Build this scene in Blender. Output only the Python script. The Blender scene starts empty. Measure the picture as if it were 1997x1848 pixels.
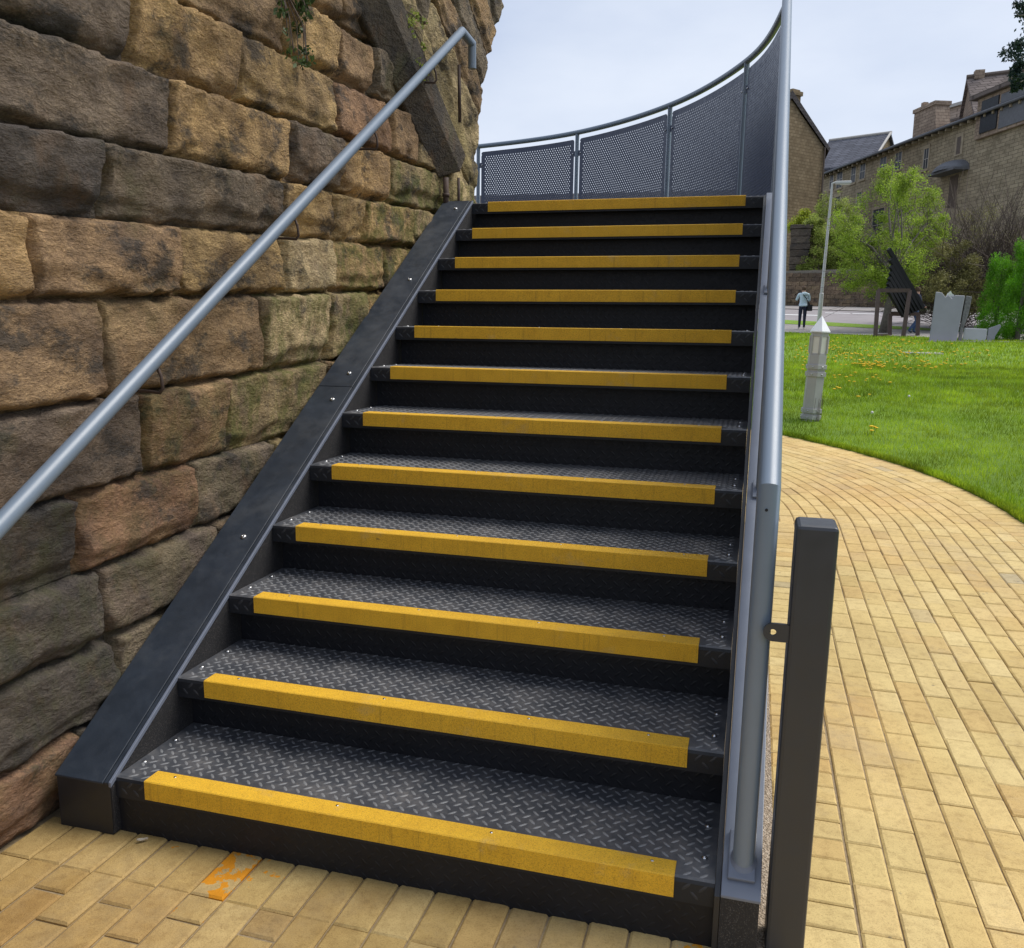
import bpy, bmesh, math, random
import numpy as np
from mathutils import Vector, Matrix, noise as mnoise
random.seed(7); RNG = np.random.default_rng(7)
scene = bpy.context.scene
COL = scene.collection
R_ = math.radians

# ------------------------------------------------------------------ camera
CAMLOC = Vector((1.663, -1.985, 1.521)); CAMROT = (R_(79.423), R_(-0.744), R_(15.77))
FPX, IW, IH, PX, PY = 1690.7, 1997.0, 1848.0, -5.1, 26.4
cam = bpy.data.cameras.new('camera'); camo = bpy.data.objects.new('camera', cam); COL.objects.link(camo)
camo.location = CAMLOC; camo.rotation_euler = CAMROT
cam.sensor_width = 36; cam.lens = FPX / IW * 36; cam.shift_x = -PX / IW; cam.shift_y = PY / IW
cam.clip_start = 0.05; cam.clip_end = 2000
scene.camera = camo

# ------------------------------------------------------------------ light
SUN_EL, SUN_AZ = R_(58), R_(62)            # azimuth measured from +Y towards +X
world = bpy.data.worlds.new('World'); scene.world = world; world.use_nodes = True
wn = world.node_tree; wn.nodes.clear()
def wnode(t, **k):
    n = wn.nodes.new(t)
    for a, b in k.items(): setattr(n, a, b)
    return n
sky = wnode('ShaderNodeTexSky', sky_type='NISHITA', sun_disc=False, sun_elevation=SUN_EL, sun_rotation=SUN_AZ, air_density=1.0, dust_density=2.0)
tc = wnode('ShaderNodeTexCoord'); sep = wnode('ShaderNodeSeparateXYZ'); wn.links.new(tc.outputs['Generated'], sep.inputs[0])
mp = wnode('ShaderNodeMapping'); mp.inputs['Scale'].default_value = (1.0, 1.0, 2.6); wn.links.new(tc.outputs['Generated'], mp.inputs[0])
cn = wnode('ShaderNodeTexNoise'); cn.inputs['Scale'].default_value = 2.2; cn.inputs['Detail'].default_value = 6; cn.inputs['Roughness'].default_value = .5
wn.links.new(mp.outputs[0], cn.inputs['Vector'])
cr = wnode('ShaderNodeValToRGB'); cr.color_ramp.elements[0].position = .36; cr.color_ramp.elements[1].position = .66
cr.color_ramp.elements[0].color = (4.1, 4.9, 6.6, 1); cr.color_ramp.elements[1].color = (6.7, 7.25, 8.3, 1)
wn.links.new(cn.outputs['Fac'], cr.inputs[0])
hz = wnode('ShaderNodeMapRange'); hz.inputs['From Min'].default_value = 0.0; hz.inputs['From Max'].default_value = .42
hz.inputs['To Min'].default_value = .62; hz.inputs['To Max'].default_value = 0.0; wn.links.new(sep.outputs['Z'], hz.inputs[0])
hm = wnode('ShaderNodeMix', data_type='RGBA'); wn.links.new(hz.outputs[0], hm.inputs[0]); wn.links.new(cr.outputs[0], hm.inputs[6]); hm.inputs[7].default_value = (7.8, 8.3, 9.2, 1)
sm = wnode('ShaderNodeMix', data_type='RGBA'); sm.inputs[0].default_value = .88
wn.links.new(sky.outputs[0], sm.inputs[6]); wn.links.new(hm.outputs[2], sm.inputs[7])
bg = wnode('ShaderNodeBackground'); bg.inputs['Strength'].default_value = .076
wo = wnode('ShaderNodeOutputWorld'); wn.links.new(sm.outputs[2], bg.inputs[0]); wn.links.new(bg.outputs[0], wo.inputs[0])
sl = bpy.data.lights.new('sun', 'SUN'); sl.energy = 2.3; sl.angle = R_(38); sl.color = (1.0, .955, .88)
so = bpy.data.objects.new('sun', sl); COL.objects.link(so)
sd = Vector((math.sin(SUN_AZ) * math.cos(SUN_EL), math.cos(SUN_AZ) * math.cos(SUN_EL), math.sin(SUN_EL)))
so.rotation_euler = sd.to_track_quat('Z', 'Y').to_euler(); so.location = sd * 50
vs = scene.view_settings; vs.view_transform = 'Standard'; vs.look = 'None'; vs.exposure = 0.70; vs.gamma = 1; vs.use_curve_mapping = False
scene.cycles.max_bounces = 6; scene.cycles.diffuse_bounces = 3; scene.cycles.transparent_max_bounces = 8

# ------------------------------------------------------------------ survey helpers
CR = Matrix.Identity(3)
from mathutils import Euler
CR = Euler(CAMROT, 'XYZ').to_matrix()
def ray(u, v): return CR @ Vector(((u - IW / 2 - PX) / FPX, -(v - IH / 2 - PY) / FPX, -1))
def at(u, v, d): return CAMLOC + ray(u, v) * d          # a surveyed sight line and a distance give a point
def proj(P):
    q = CR.transposed() @ (Vector(P) - CAMLOC)
    return (IW / 2 + PX + FPX * q.x / -q.z, IH / 2 + PY - FPX * q.y / -q.z, -q.z)
GY = [-400, 0, 2, 5.2, 8, 8.6, 9.4, 14, 23, 30, 34.4, 38, 60, 90, 400]; GZ = [0, 0, .01, .12, .30, .355, .43, .70, 1.13, 1.33, 1.57, 1.86, 3.1, 4.5, 9]
def g(y): return float(np.interp(y, GY, GZ))
def onground(u, v, dz=0.0):
    d = ray(u, v); t = .5
    while t < 110:
        P = CAMLOC + d * t
        if P.z < g(P.y) + dz: return P
        t += .01
    return P

# ------------------------------------------------------------------ mesh helpers
class MB:
    def __init__(s): s.v = []; s.f = []; s.m = []
    def add(s, vs, fs, m=0):
        b = len(s.v); s.v += [tuple(p) for p in vs]; s.f += [tuple(i + b for i in f) for f in fs]; s.m += [m] * len(fs)
    def box(s, a, b, m=0, M=None):
        vs = [Vector((x, y, z)) for z in (a[2], b[2]) for y in (a[1], b[1]) for x in (a[0], b[0])]
        if M: vs = [M @ p for p in vs]
        s.add(vs, [(0, 2, 3, 1), (4, 5, 7, 6), (0, 1, 5, 4), (2, 6, 7, 3), (0, 4, 6, 2), (1, 3, 7, 5)], m)
    def prism(s, poly, x0, x1, m=0, f=lambda x, a, b: (x, a, b)):   # poly in (y,z), extruded along x
        n = len(poly); vs = [f(x0, a, b) for a, b in poly] + [f(x1, a, b) for a, b in poly]
        s.add(vs, [tuple(range(n))[::-1], tuple(range(n, 2 * n))] + [(i, (i + 1) % n, n + (i + 1) % n, n + i) for i in range(n)], m)
    def tube(s, pts, r, n=12, m=0, cap=True):
        pts = [Vector(p) for p in pts]; rs = r if isinstance(r, (list, tuple)) else [r] * len(pts)
        T = []
        for i in range(len(pts)):
            a = pts[i] - pts[i - 1] if i else pts[1] - pts[0]; b = pts[i + 1] - pts[i] if i < len(pts) - 1 else a
            T.append((a.normalized() + b.normalized()).normalized())
        up = Vector((0, 0, 1)) if abs(T[0].z) < .9 else Vector((1, 0, 0))
        vs = []
        for i, p in enumerate(pts):
            t = T[i]; up = (up - t * up.dot(t)).normalized(); w = t.cross(up)
            k = 1.0
            if 0 < i < len(pts) - 1:
                d = (pts[i] - pts[i - 1]).normalized(); k = 1 / max(.35, d.dot(t))
                bend = ((pts[i + 1] - pts[i]).normalized() - d)
                bd = bend.normalized() if bend.length > 1e-5 else None
            else: bd = None
            for j in range(n):
                a = 2 * math.pi * j / n; o = (up * math.cos(a) + w * math.sin(a)) * rs[i]
                if bd is not None: 
                    c = bd - t * bd.dot(t)
                    if c.length > 1e-6: c.normalize(); o = o + c * (o.dot(c) * (k - 1))
                vs.append(p + o)
        fs = [(i * n + j, i * n + (j + 1) % n, (i + 1) * n + (j + 1) % n, (i + 1) * n + j) for i in range(len(pts) - 1) for j in range(n)]
        if cap: fs += [tuple(range(n))[::-1], tuple(range((len(pts) - 1) * n, len(pts) * n))]
        s.add(vs, fs, m)
    def lathe(s, prof, c, n=12, m=0, M=None):       # prof [(r,z)]
        vs = []
        for r, z in prof:
            for j in range(n):
                a = 2 * math.pi * j / n; p = Vector((r * math.cos(a), r * math.sin(a), z))
                vs.append((M @ p if M else p) + Vector(c))
        k = len(prof)
        fs = [(i * n + j, i * n + (j + 1) % n, (i + 1) * n + (j + 1) % n, (i + 1) * n + j) for i in range(k - 1) for j in range(n)]
        fs += [tuple(range(n))[::-1], tuple(range((k - 1) * n, k * n))]
        s.add(vs, fs, m)
    def mesh(s, name, mats, smooth=False):
        me = bpy.data.meshes.new(name); me.from_pydata(s.v, [], s.f); me.update()
        for m in (mats if isinstance(mats, (list, tuple)) else [mats]): me.materials.append(m)
        if any(s.m): me.polygons.foreach_set('material_index', s.m)
        if smooth: me.polygons.foreach_set('use_smooth', [True] * len(s.f))
        return me
    def build(s, name, mats, parent=None, smooth=False, bevel=0, auto=False):
        o = link(name, s.mesh(name, mats, smooth), parent)
        if bevel:
            b = o.modifiers.new('bevel', 'BEVEL'); b.width = bevel; b.segments = 2; b.limit_method = 'ANGLE'; b.angle_limit = R_(40)
        if auto: shade_auto(o.data)
        return o
def shade_auto(me, ang=35):
    bm = bmesh.new(); bm.from_mesh(me); bm.normal_update()
    for f in bm.faces: f.smooth = True
    for e in bm.edges: e.smooth = not (len(e.link_faces) == 2 and e.calc_face_angle(0) > R_(ang))
    bm.to_mesh(me); bm.free()
def link(name, me, parent=None):
    o = bpy.data.objects.new(name, me); COL.objects.link(o)
    if parent is not None:
        o.parent = parent; o.matrix_parent_inverse = Matrix.Translation(-Vector(parent.location))
    return o
def tag(o, label=None, cat=None, group=None, kind=None):
    if label: o['label'] = label
    if cat: o['category'] = cat
    if group: o['group'] = group
    if kind: o['kind'] = kind
    return o
def thing(name, loc, label, cat, group=None):
    o = bpy.data.objects.new(name, None); COL.objects.link(o); o.location = loc; o.empty_display_size = .1
    return tag(o, label, cat, group)
def fastmesh(name, V, F, mat, mats=None):                # V (n,3), F (m,k) arrays
    V = np.asarray(V, np.float32); F = np.asarray(F, np.int32); k = F.shape[1]
    me = bpy.data.meshes.new(name); me.vertices.add(len(V)); me.vertices.foreach_set('co', V.ravel())
    me.loops.add(F.size); me.loops.foreach_set('vertex_index', F.ravel())
    me.polygons.add(len(F)); me.polygons.foreach_set('loop_start', np.arange(0, F.size, k, dtype=np.int32))
    try: me.polygons.foreach_set('loop_total', np.full(len(F), k, np.int32))
    except Exception: pass
    me.materials.append(mat); me.update(calc_edges=True); me.validate()
    return me

# ------------------------------------------------------------------ materials
class NT:
    def __init__(s, name):
        s.mat = bpy.data.materials.new(name); s.mat.use_nodes = True; s.t = s.mat.node_tree; s.t.nodes.clear()
        s.out = s.n('ShaderNodeOutputMaterial'); s.b = s.n('ShaderNodeBsdfPrincipled'); s.l(s.b.outputs[0], s.out.inputs[0])
        s._pos = None
    def n(s, t, **k):
        x = s.t.nodes.new(t)
        for a, b in k.items(): setattr(x, a, b)
        return x
    def l(s, a, b): s.t.links.new(a, b)
    def set(s, sock, val):
        i = s.b.inputs[sock] if isinstance(sock, str) else sock
        if hasattr(val, 'is_output'): s.l(val, i)
        else: i.default_value = val
    def pos(s, scale=(1, 1, 1), rot=(0, 0, 0), obj=False):
        if obj: src = s.n('ShaderNodeTexCoord').outputs['Object']
        else: src = s.n('ShaderNodeNewGeometry').outputs['Position']
        m = s.n('ShaderNodeMapping'); m.inputs['Scale'].default_value = scale; m.inputs['Rotation'].default_value = rot
        s.l(src, m.inputs[0]); return m.outputs[0]
    def noise(s, scale, detail=4, rough=.55, vec=None, dist=0):
        x = s.n('ShaderNodeTexNoise'); x.inputs['Scale'].default_value = scale; x.inputs['Detail'].default_value = detail
        x.inputs['Roughness'].default_value = rough; x.inputs['Distortion'].default_value = dist
        s.l(vec if vec is not None else s.pos(), x.inputs['Vector']); return x.outputs['Fac']
    def vor(s, scale, vec=None, feat='F1'):
        x = s.n('ShaderNodeTexVoronoi', feature=feat); x.inputs['Scale'].default_value = scale
        s.l(vec if vec is not None else s.pos(), x.inputs['Vector']); return x.outputs['Distance']
    def ramp(s, fac, *stops):
        r = s.n('ShaderNodeValToRGB'); e = r.color_ramp.elements
        while len(e) < len(stops): e.new(.5)
        for i, (p, c) in enumerate(stops):
            e[i].position = p; e[i].color = (c, c, c, 1) if not isinstance(c, (tuple, list)) else (*c, 1)
        s.l(fac, r.inputs[0]); return r.outputs[0]
    def mix(s, fac, a, b, blend='MIX'):
        x = s.n('ShaderNodeMix', data_type='RGBA', blend_type=blend)
        for i, v in ((0, fac), (6, a), (7, b)):
            if hasattr(v, 'is_output'): s.l(v, x.inputs[i])
            else: x.inputs[i].default_value = v if i == 0 else (*v, 1) if len(v) == 3 else v
        return x.outputs[2]
    def math(s, op, a, b=0):
        x = s.n('ShaderNodeMath', operation=op)
        for i, v in enumerate((a, b)):
            if hasattr(v, 'is_output'): s.l(v, x.inputs[i])
            else: x.inputs[i].default_value = v
        return x.outputs[0]
    def bump(s, h, strength=.5, dist=.01, base=None):
        x = s.n('ShaderNodeBump'); x.inputs['Strength'].default_value = strength; x.inputs['Distance'].default_value = dist
        s.l(h, x.inputs['Height'])
        if base is not None: s.l(base, x.inputs['Normal'])
        s.l(x.outputs[0], s.b.inputs['Normal']); return x.outputs[0]

def paint(name, col, rough=.4, var=.12, metal=0, bump=0, spec=.5, scale=6, grime=None, rv=1.0):
    t = NT(name); f = t.noise(scale, 6, .6)
    c0 = tuple(c * (1 - var) for c in col); c1 = tuple(min(1, c * (1 + var)) for c in col)
    c = t.ramp(f, (.3, c0), (.7, c1))
    if grime:
        gm = t.ramp(t.noise(3.2, 8, .7), (.5, 0), (.75, 1)); c = t.mix(t.math('MULTIPLY', gm, .55), c, grime)
    t.set('Base Color', c); t.set('Metallic', metal); t.set('Specular IOR Level', spec)
    t.set('Roughness', t.ramp(t.noise(scale * 4, 5, .6), (.3, max(0, rough - .08 * rv)), (.7, min(1, rough + .1 * rv))))
    if bump: t.bump(t.noise(180, 3), bump, .002)
    return t.mat
# ---- the materials of this place
def stone_mat(name, far=False):
    t = NT(name); oi = t.n('ShaderNodeObjectInfo'); base = oi.outputs['Color']; at_ = t.n('ShaderNodeAttribute', attribute_type='OBJECT', attribute_name='moss')
    k = .25 if far else 1.0
    P = t.pos(); Pd = t.pos((1, 1, 2.4), (R_(25), 0, 0))
    big = t.noise(5 * k, 5, .6); mid = t.noise(17 * k, 6, .65, Pd, .4); fine = t.noise(95 * k, 5, .7, Pd); pit = t.vor(60 * k)
    c = t.mix(t.ramp(big, (.32, 0), (.68, 1)), t.mix(1, base, (.52, .48, .46), 'MULTIPLY'), t.mix(1, base, (1.32, 1.24, 1.08), 'MULTIPLY'))
    c = t.mix(t.ramp(mid, (.35, .5), (.62, 0)), c, t.mix(1, c, (.42, .37, .34), 'MULTIPLY'))
    c = t.mix(t.ramp(fine, (.3, .75), (.6, 0)), c, t.mix(1, c, (.38, .34, .32), 'MULTIPLY'))
    c = t.mix(t.ramp(fine, (.56, 0), (.76, .75)), c, t.mix(1, c, (1.75, 1.7, 1.6), 'MULTIPLY'))
    soot = t.ramp(t.noise(3.3 * k, 9, .74, t.pos((1, 1, 1.5))), (.52, 0), (.60, 1))
    c = t.mix(t.math('MULTIPLY', soot, .8), c, (.034, .029, .026))
    c = t.mix(.17, c, (.21, .20, .185))
    s2 = t.ramp(t.noise(1.25 * k, 8, .72, t.pos((1, 1, 1.6))), (.50, 0), (.62, 1)); c = t.mix(t.math('MULTIPLY', s2, .48), c, t.mix(1, c, (.26, .25, .26), 'MULTIPLY'))
    rust = t.ramp(t.noise(4.1 * k, 5, .6, t.pos((1.3, 1.1, .8))), (.58, 0), (.72, 1)); c = t.mix(t.math('MULTIPLY', rust, .35), c, (.26, .14, .06))
    moss = t.ramp(t.noise(2.4 * k, 8, .72, t.pos((.9, 1.2, 1.1))), (.56, 0), (.70, 1)); c = t.mix(t.math('MULTIPLY', moss, .40), c, (.095, .10, .03))
    ms2 = t.math('MULTIPLY', at_.outputs['Fac'], t.ramp(t.noise(9 * k, 8, .72, t.pos((.9, 1.2, .7))), (.44, 0), (.58, 1))); c = t.mix(t.math('MULTIPLY', ms2, .62), c, (.10, .125, .018))
    lime = t.ramp(t.noise(7 * k, 8, .75, t.pos((1.7, 1, 1))), (.68, 0), (.76, 1)); c = t.mix(t.math('MULTIPLY', lime, .55), c, (.50, .46, .38))
    t.set('Base Color', c); t.set('Roughness', .92); t.set('Specular IOR Level', .25)
    h = t.math('ADD', t.math('MULTIPLY', mid, 1.0), t.math('MULTIPLY', fine, .45)); h = t.math('ADD', h, t.math('MULTIPLY', pit, .25))
    t.bump(h, 1.0, .034 / k)
    return t.mat
def paver_mat(name, island):
    t = NT(name)
    rnd = t.n('ShaderNodeNewGeometry').outputs['Random Per Island'] if island else t.n('ShaderNodeObjectInfo').outputs['Random']
    c = t.ramp(rnd, (0, (.54, .395, .155)), (.3, (.63, .485, .215)), (.55, (.585, .44, .18)), (.8, (.65, .51, .24)), (.96, (.56, .395, .155)), (1, (.47, .395, .23)))
    n1 = t.noise(2.0, 6, .65); n2 = t.noise(260, 3, .7); n3 = t.noise(28, 5, .7)
    warm = t.ramp(t.noise(.55, 3, .5), (.45, 0), (.7, 1)); c = t.mix(t.math('MULTIPLY', warm, .45), c, t.mix(1, c, (1.12, .86, .66), 'MULTIPLY'))
    c = t.mix(t.ramp(n1, (.35, .45), (.6, 0)), c, t.mix(1, c, (.66, .62, .58), 'MULTIPLY'))
    c = t.mix(t.ramp(n3, (.30, .55), (.52, 0)), c, t.mix(1, c, (.6, .55, .5), 'MULTIPLY'))
    c = t.mix(t.ramp(n2, (.30, .6), (.5, 0)), c, t.mix(1, c, (.45, .4, .35), 'MULTIPLY'))
    spot = t.ramp(t.vor(5.5, t.pos((1, 1, 0))), (.035, .7), (.05, 0)); c = t.mix(spot, c, (.16, .13, .09))
    gr = t.ramp(t.noise(1.1, 9, .75), (.52, 0), (.70, .42)); c = t.mix(gr, c, (.30, .255, .18))
    if not island:                                        # old orange marking paint left on a few pavers (object colour red = how much)
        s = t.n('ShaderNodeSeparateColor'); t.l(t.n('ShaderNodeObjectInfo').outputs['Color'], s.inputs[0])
        pm = t.math('GREATER_THAN', t.math('ADD', t.noise(14, 5, .6), t.math('MULTIPLY', s.outputs[0], .5)), .80)
        c = t.mix(pm, c, (.78, .33, .015))
        dm = t.math('MULTIPLY', s.outputs[1], t.ramp(t.noise(3.1, 7, .7), (.3, 1), (.72, .35))); c = t.mix(dm, c, t.mix(1, c, (.50, .44, .36), 'MULTIPLY'))  # object colour green = the wall's shade, with some dirt, painted into the pavers
    t.set('Base Color', c); t.set('Roughness', .82); t.set('Specular IOR Level', .3)
    t.bump(t.math('ADD', t.noise(150, 5, .75), t.math('MULTIPLY', n3, .6)), .45, .004)
    return t.mat
def steel_mat(name, col, dust=.0, rough=.36):
    t = NT(name); n1 = t.noise(9, 7, .65); n2 = t.noise(70, 5, .7)
    c = t.ramp(n1, (.3, tuple(x * .8 for x in col)), (.7, tuple(x * 1.25 for x in col)))
    if dust:
        d = t.math('MULTIPLY', t.ramp(n1, (.42, .12), (.72, 1)), t.ramp(n2, (.35, .2), (.7, 1)))
        sz_ = t.n('ShaderNodeSeparateXYZ'); t.l(t.n('ShaderNodeNewGeometry').outputs['Normal'], sz_.inputs[0]); c = t.mix(t.math('MULTIPLY', t.math('MULTIPLY', d, dust), t.math('GREATER_THAN', sz_.outputs['Z'], .3)), c, (.23, .21, .19))
    t.set('Base Color', c); t.set('Roughness', t.ramp(n2, (.3, rough - .07), (.7, rough + .14))); t.set('Specular IOR Level', .6 if dust > .1 else .3)
    return t.mat
M = {}
M['stone'] = stone_mat('stone'); M['stone_far'] = stone_mat('stone_far', True)
t = NT('mortar'); t.set('Base Color', t.ramp(t.noise(40, 6, .7), (.3, (.07, .062, .052)), (.7, (.30, .27, .215)))); t.set('Roughness', .95); t.bump(t.noise(120, 4), .8, .01); M['mortar'] = t.mat
M['paver'] = paver_mat('paver', False); M['paver_many'] = paver_mat('paver_many', True)
t = NT('joint_sand'); t.set('Base Color', t.ramp(t.noise(60, 5, .7), (.3, (.17, .125, .07)), (.7, (.33, .25, .15)))); t.set('Roughness', .95); M['sand'] = t.mat
M['plate'] = steel_mat('tread_plate', (.044, .049, .060), .62, .36)
M['bars'] = steel_mat('tread_bars', (.17, .175, .185), .5, .38)
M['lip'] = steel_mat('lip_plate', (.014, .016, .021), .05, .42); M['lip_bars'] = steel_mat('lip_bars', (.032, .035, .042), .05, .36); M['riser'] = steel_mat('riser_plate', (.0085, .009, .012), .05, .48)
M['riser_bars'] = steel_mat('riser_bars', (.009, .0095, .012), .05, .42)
M['stringer'] = paint('stringer_black', (.013, .015, .020), .42, .3, grime=(.05, .05, .052))
M['stringer_cap'] = paint('stringer_cap', (.021, .028, .040), .44, .22, grime=(.085, .09, .098), bump=.15)
t = NT('gritted_black'); n = t.noise(260, 3, .8); t.set('Base Color', t.ramp(n, (.55, (.012, .012, .014)), (.68, (.10, .09, .085)))); t.set('Roughness', .7); t.bump(n, .5, .004); M['grit'] = t.mat
M['rail'] = paint('rail_grey', (.150, .193, .25), .38, .03, spec=.6, rv=.2)
M['flange'] = paint('flange_grey', (.135, .155, .20), .38, .06, spec=.55, rv=.4)
M['panel'] = paint('panel_slate', (.030, .042, .090), .38, .06, spec=.55)
M['anthracite'] = paint('anthracite', (.031, .034, .041), .40, .06, bump=.05)
M['bolt'] = paint('bolt_zinc', (.55, .55, .56), .28, .1, metal=1)
M['rust'] = paint('rusty_iron', (.055, .034, .026), .75, .4)
M['trim'] = paint('trim_grey', (.14, .16, .21), .38, .08)
t = NT('nosing_yellow'); st = t.noise(1, 5, .7, t.pos((70, 70, 2.0)))
c = t.ramp(t.noise(14, 5, .6), (.3, (.70, .39, .016)), (.7, (.82, .475, .024))); nz = t.n('ShaderNodeNewGeometry').outputs['Normal']; sx = t.n('ShaderNodeSeparateXYZ'); t.l(nz, sx.inputs[0])
streak = t.math('MULTIPLY', t.ramp(st, (.56, 0), (.80, .6)), t.math('LESS_THAN', sx.outputs['Z'], .3)); c = t.mix(streak, c, (.20, .115, .018))
c = t.mix(t.ramp(t.noise(300, 4, .85), (.36, .8), (.52, 0)), c, (.33, .17, .01)); c = t.mix(t.ramp(t.noise(6, 7, .7), (.58, 0), (.78, .55)), c, (.44, .36, .22)); c = t.mix(t.ramp(t.noise(19, 8, .78, t.pos((1, .6, 1))), (.64, 0), (.69, .75)), c, (.14, .085, .03))
t.set('Base Color', c); t.set('Roughness', .62); t.bump(t.noise(330, 4, .8), .55, .004); M['yellow'] = t.mat
t = NT('aggregate'); v = t.vor(130); c = t.ramp(t.noise(140, 4, .8), (.3, (.10, .075, .055)), (.5, (.34, .26, .18)), (.7, (.60, .52, .42))); t.set('Base Color', c); t.set('Roughness', .9); t.bump(v, 1, .01); M['aggregate'] = t.mat
# ground
t = NT('soil_grass'); c = t.ramp(t.noise(3, 6, .6), (.3, (.13, .23, .012)), (.7, (.20, .33, .02))); t.set('Base Color', c); t.set('Roughness', .95); t.bump(t.noise(60, 5, .8), 1, .03); M['turf'] = t.mat
t = NT('earth'); t.set('Base Color', t.ramp(t.noise(5, 6, .7), (.3, (.05, .07, .02)), (.7, (.09, .085, .04)))); t.set('Roughness', 1); M['earth'] = t.mat
t = NT('asphalt'); t.set('Base Color', t.ramp(t.noise(1.2, 8, .7), (.3, (.20, .18, .185)), (.7, (.27, .245, .25)))); t.set('Roughness', .8); M['asphalt'] = t.mat
t = NT('footway'); t.set('Base Color', t.ramp(t.noise(2, 8, .7), (.3, (.20, .185, .18)), (.7, (.30, .275, .26)))); t.set('Roughness', .9); M['footway'] = t.mat
M['white'] = paint('white_paint', (.72, .72, .72), .6, .08)
M['kerb'] = paint('kerb_stone', (.36, .34, .32), .8, .15)
def blade_mat(name, c0, c1, trans):
    m = leaf_mat(name, c0, c1, trans); nt = m.node_tree; P = nt.nodes.new('ShaderNodeNewGeometry'); n = nt.nodes.new('ShaderNodeTexNoise'); n.inputs['Scale'].default_value = .9; n.inputs['Detail'].default_value = 7; n.inputs['Roughness'].default_value = .75
    nt.links.new(P.outputs['Position'], n.inputs['Vector']); r = nt.nodes.new('ShaderNodeValToRGB'); r.color_ramp.elements[0].position = .36; r.color_ramp.elements[0].color = (.62, .70, .65, 1); r.color_ramp.elements[1].position = .66; r.color_ramp.elements[1].color = (1.35, 1.22, 1.25, 1)
    nt.links.new(n.outputs['Fac'], r.inputs[0]); mx = nt.nodes.new('ShaderNodeMix'); mx.data_type = 'RGBA'; mx.blend_type = 'MULTIPLY'; mx.inputs[0].default_value = 1
    cr_ = [x for x in nt.nodes if x.type == 'VALTORGB' and x != r][0]; tg = [l.to_socket for l in cr_.outputs[0].links]
    nt.links.new(cr_.outputs[0], mx.inputs[6]); nt.links.new(r.outputs[0], mx.inputs[7])
    for s in tg: nt.links.new(mx.outputs[2], s)
    return m
def leaf_mat(name, c0, c1, trans=.35, rough=.5):
    t = NT(name); r = t.n('ShaderNodeNewGeometry').outputs['Random Per Island']; c = t.ramp(r, (0, c0), (1, c1)); c = t.mix(1, c, t.ramp(t.noise(1.7, 4, .6), (.34, .55), (.66, 1.35)), 'MULTIPLY')
    t.set('Base Color', c); t.set('Roughness', rough); t.set('Specular IOR Level', .3)
    tr = t.n('ShaderNodeBsdfTranslucent'); t.l(c, tr.inputs[0]); mx = t.n('ShaderNodeMixShader'); mx.inputs[0].default_value = trans
    t.l(t.b.outputs[0], mx.inputs[1]); t.l(tr.outputs[0], mx.inputs[2]); t.l(mx.outputs[0], t.out.inputs[0]); return t.mat
M['blade'] = blade_mat('grass_blade', (.20, .32, .012), (.38, .52, .028), .45)
M['leaf_spring'] = leaf_mat('leaf_spring', (.17, .27, .02), (.40, .52, .07), .48)
M['leaf_ivy'] = leaf_mat('leaf_ivy', (.20, .27, .04), (.46, .53, .13), .45)
M['leaf_lime'] = leaf_mat('leaf_lime', (.28, .36, .02), (.46, .50, .05), .4)
M['leaf_conifer'] = leaf_mat('leaf_conifer', (.07, .23, .008), (.18, .42, .015), .4)
M['leaf_dark'] = leaf_mat('leaf_dark', (.012, .03, .03), (.04, .07, .05), .25)
M['leaf_wall'] = leaf_mat('leaf_wall', (.05, .09, .03), (.17, .26, .08), .35, .4)
M['leaf_brown'] = leaf_mat('leaf_brown', (.13, .125, .045), (.30, .28, .10), .35)
M['bark'] = paint('bark', (.12, .105, .085), .9, .3, scale=12, bump=.4)
M['bark_dark'] = paint('bark_dark', (.075, .066, .05), .9, .3, scale=12, bump=.4); M['twig'] = paint('twig', (.085, .062, .05), .9, .35, scale=2)
M['twig_pale'] = paint('twig_pale', (.17, .14, .105), .9, .3, scale=2)
t = NT('petal'); t.set('Base Color', (.80, .50, .004, 1)); t.set('Roughness', .7); M['petal'] = t.mat
M['dry_leaf'] = paint('dry_leaf', (.42, .37, .29), .8, .2); M['fluff'] = paint('fluff', (.62, .62, .58), .9, .05)
# buildings
def wall_mat(name, c0, c1, k=1.0, stain=.5):
    t = NT(name); P = t.pos((1, 1, 1)); 
    br = t.n('ShaderNodeTexBrick'); br.inputs['Scale'].default_value = 1.0; br.inputs['Brick Width'].default_value = .55; br.inputs['Row Height'].default_value = .24; br.inputs['Mortar Size'].default_value = .02
    br.inputs['Color1'].default_value = (*c0, 1); br.inputs['Color2'].default_value = (*c1, 1); br.inputs['Mortar'].default_value = tuple(x * .55 for x in c0) + (1,)
    sp = t.n('ShaderNodeSeparateXYZ'); t.l(P, sp.inputs[0]); cb = t.n('ShaderNodeCombineXYZ')
    t.l(t.math('ADD', sp.outputs[0], sp.outputs[1]), cb.inputs[0]); t.l(sp.outputs[2], cb.inputs[1]); t.l(cb.outputs[0], br.inputs['Vector'])
    c = t.mix(t.ramp(t.noise(.9, 7, .7), (.35, stain), (.6, 0)), br.outputs[0], tuple(x * .42 for x in c0))
    c = t.mix(t.ramp(t.noise(3.5, 6, .7), (.5, 0), (.75, .5)), c, tuple(min(1, x * 1.35) for x in c1))
    t.set('Base Color', c); t.set('Roughness', .95); t.set('Specular IOR Level', .2); t.bump(br.outputs[1], -.5, .03); return t.mat
M['gable'] = wall_mat('gable_stone', (.215, .16, .095), (.29, .225, .14)); M['terrace'] = wall_mat('terrace_stone', (.31, .255, .175), (.40, .335, .235), stain=.6)
M['ruin'] = wall_mat('old_stone', (.30, .225, .17), (.40, .31, .235), stain=.5); M['pink'] = wall_mat('pinkish_stone', (.42, .33, .27), (.46, .37, .30), stain=.2)
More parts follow.
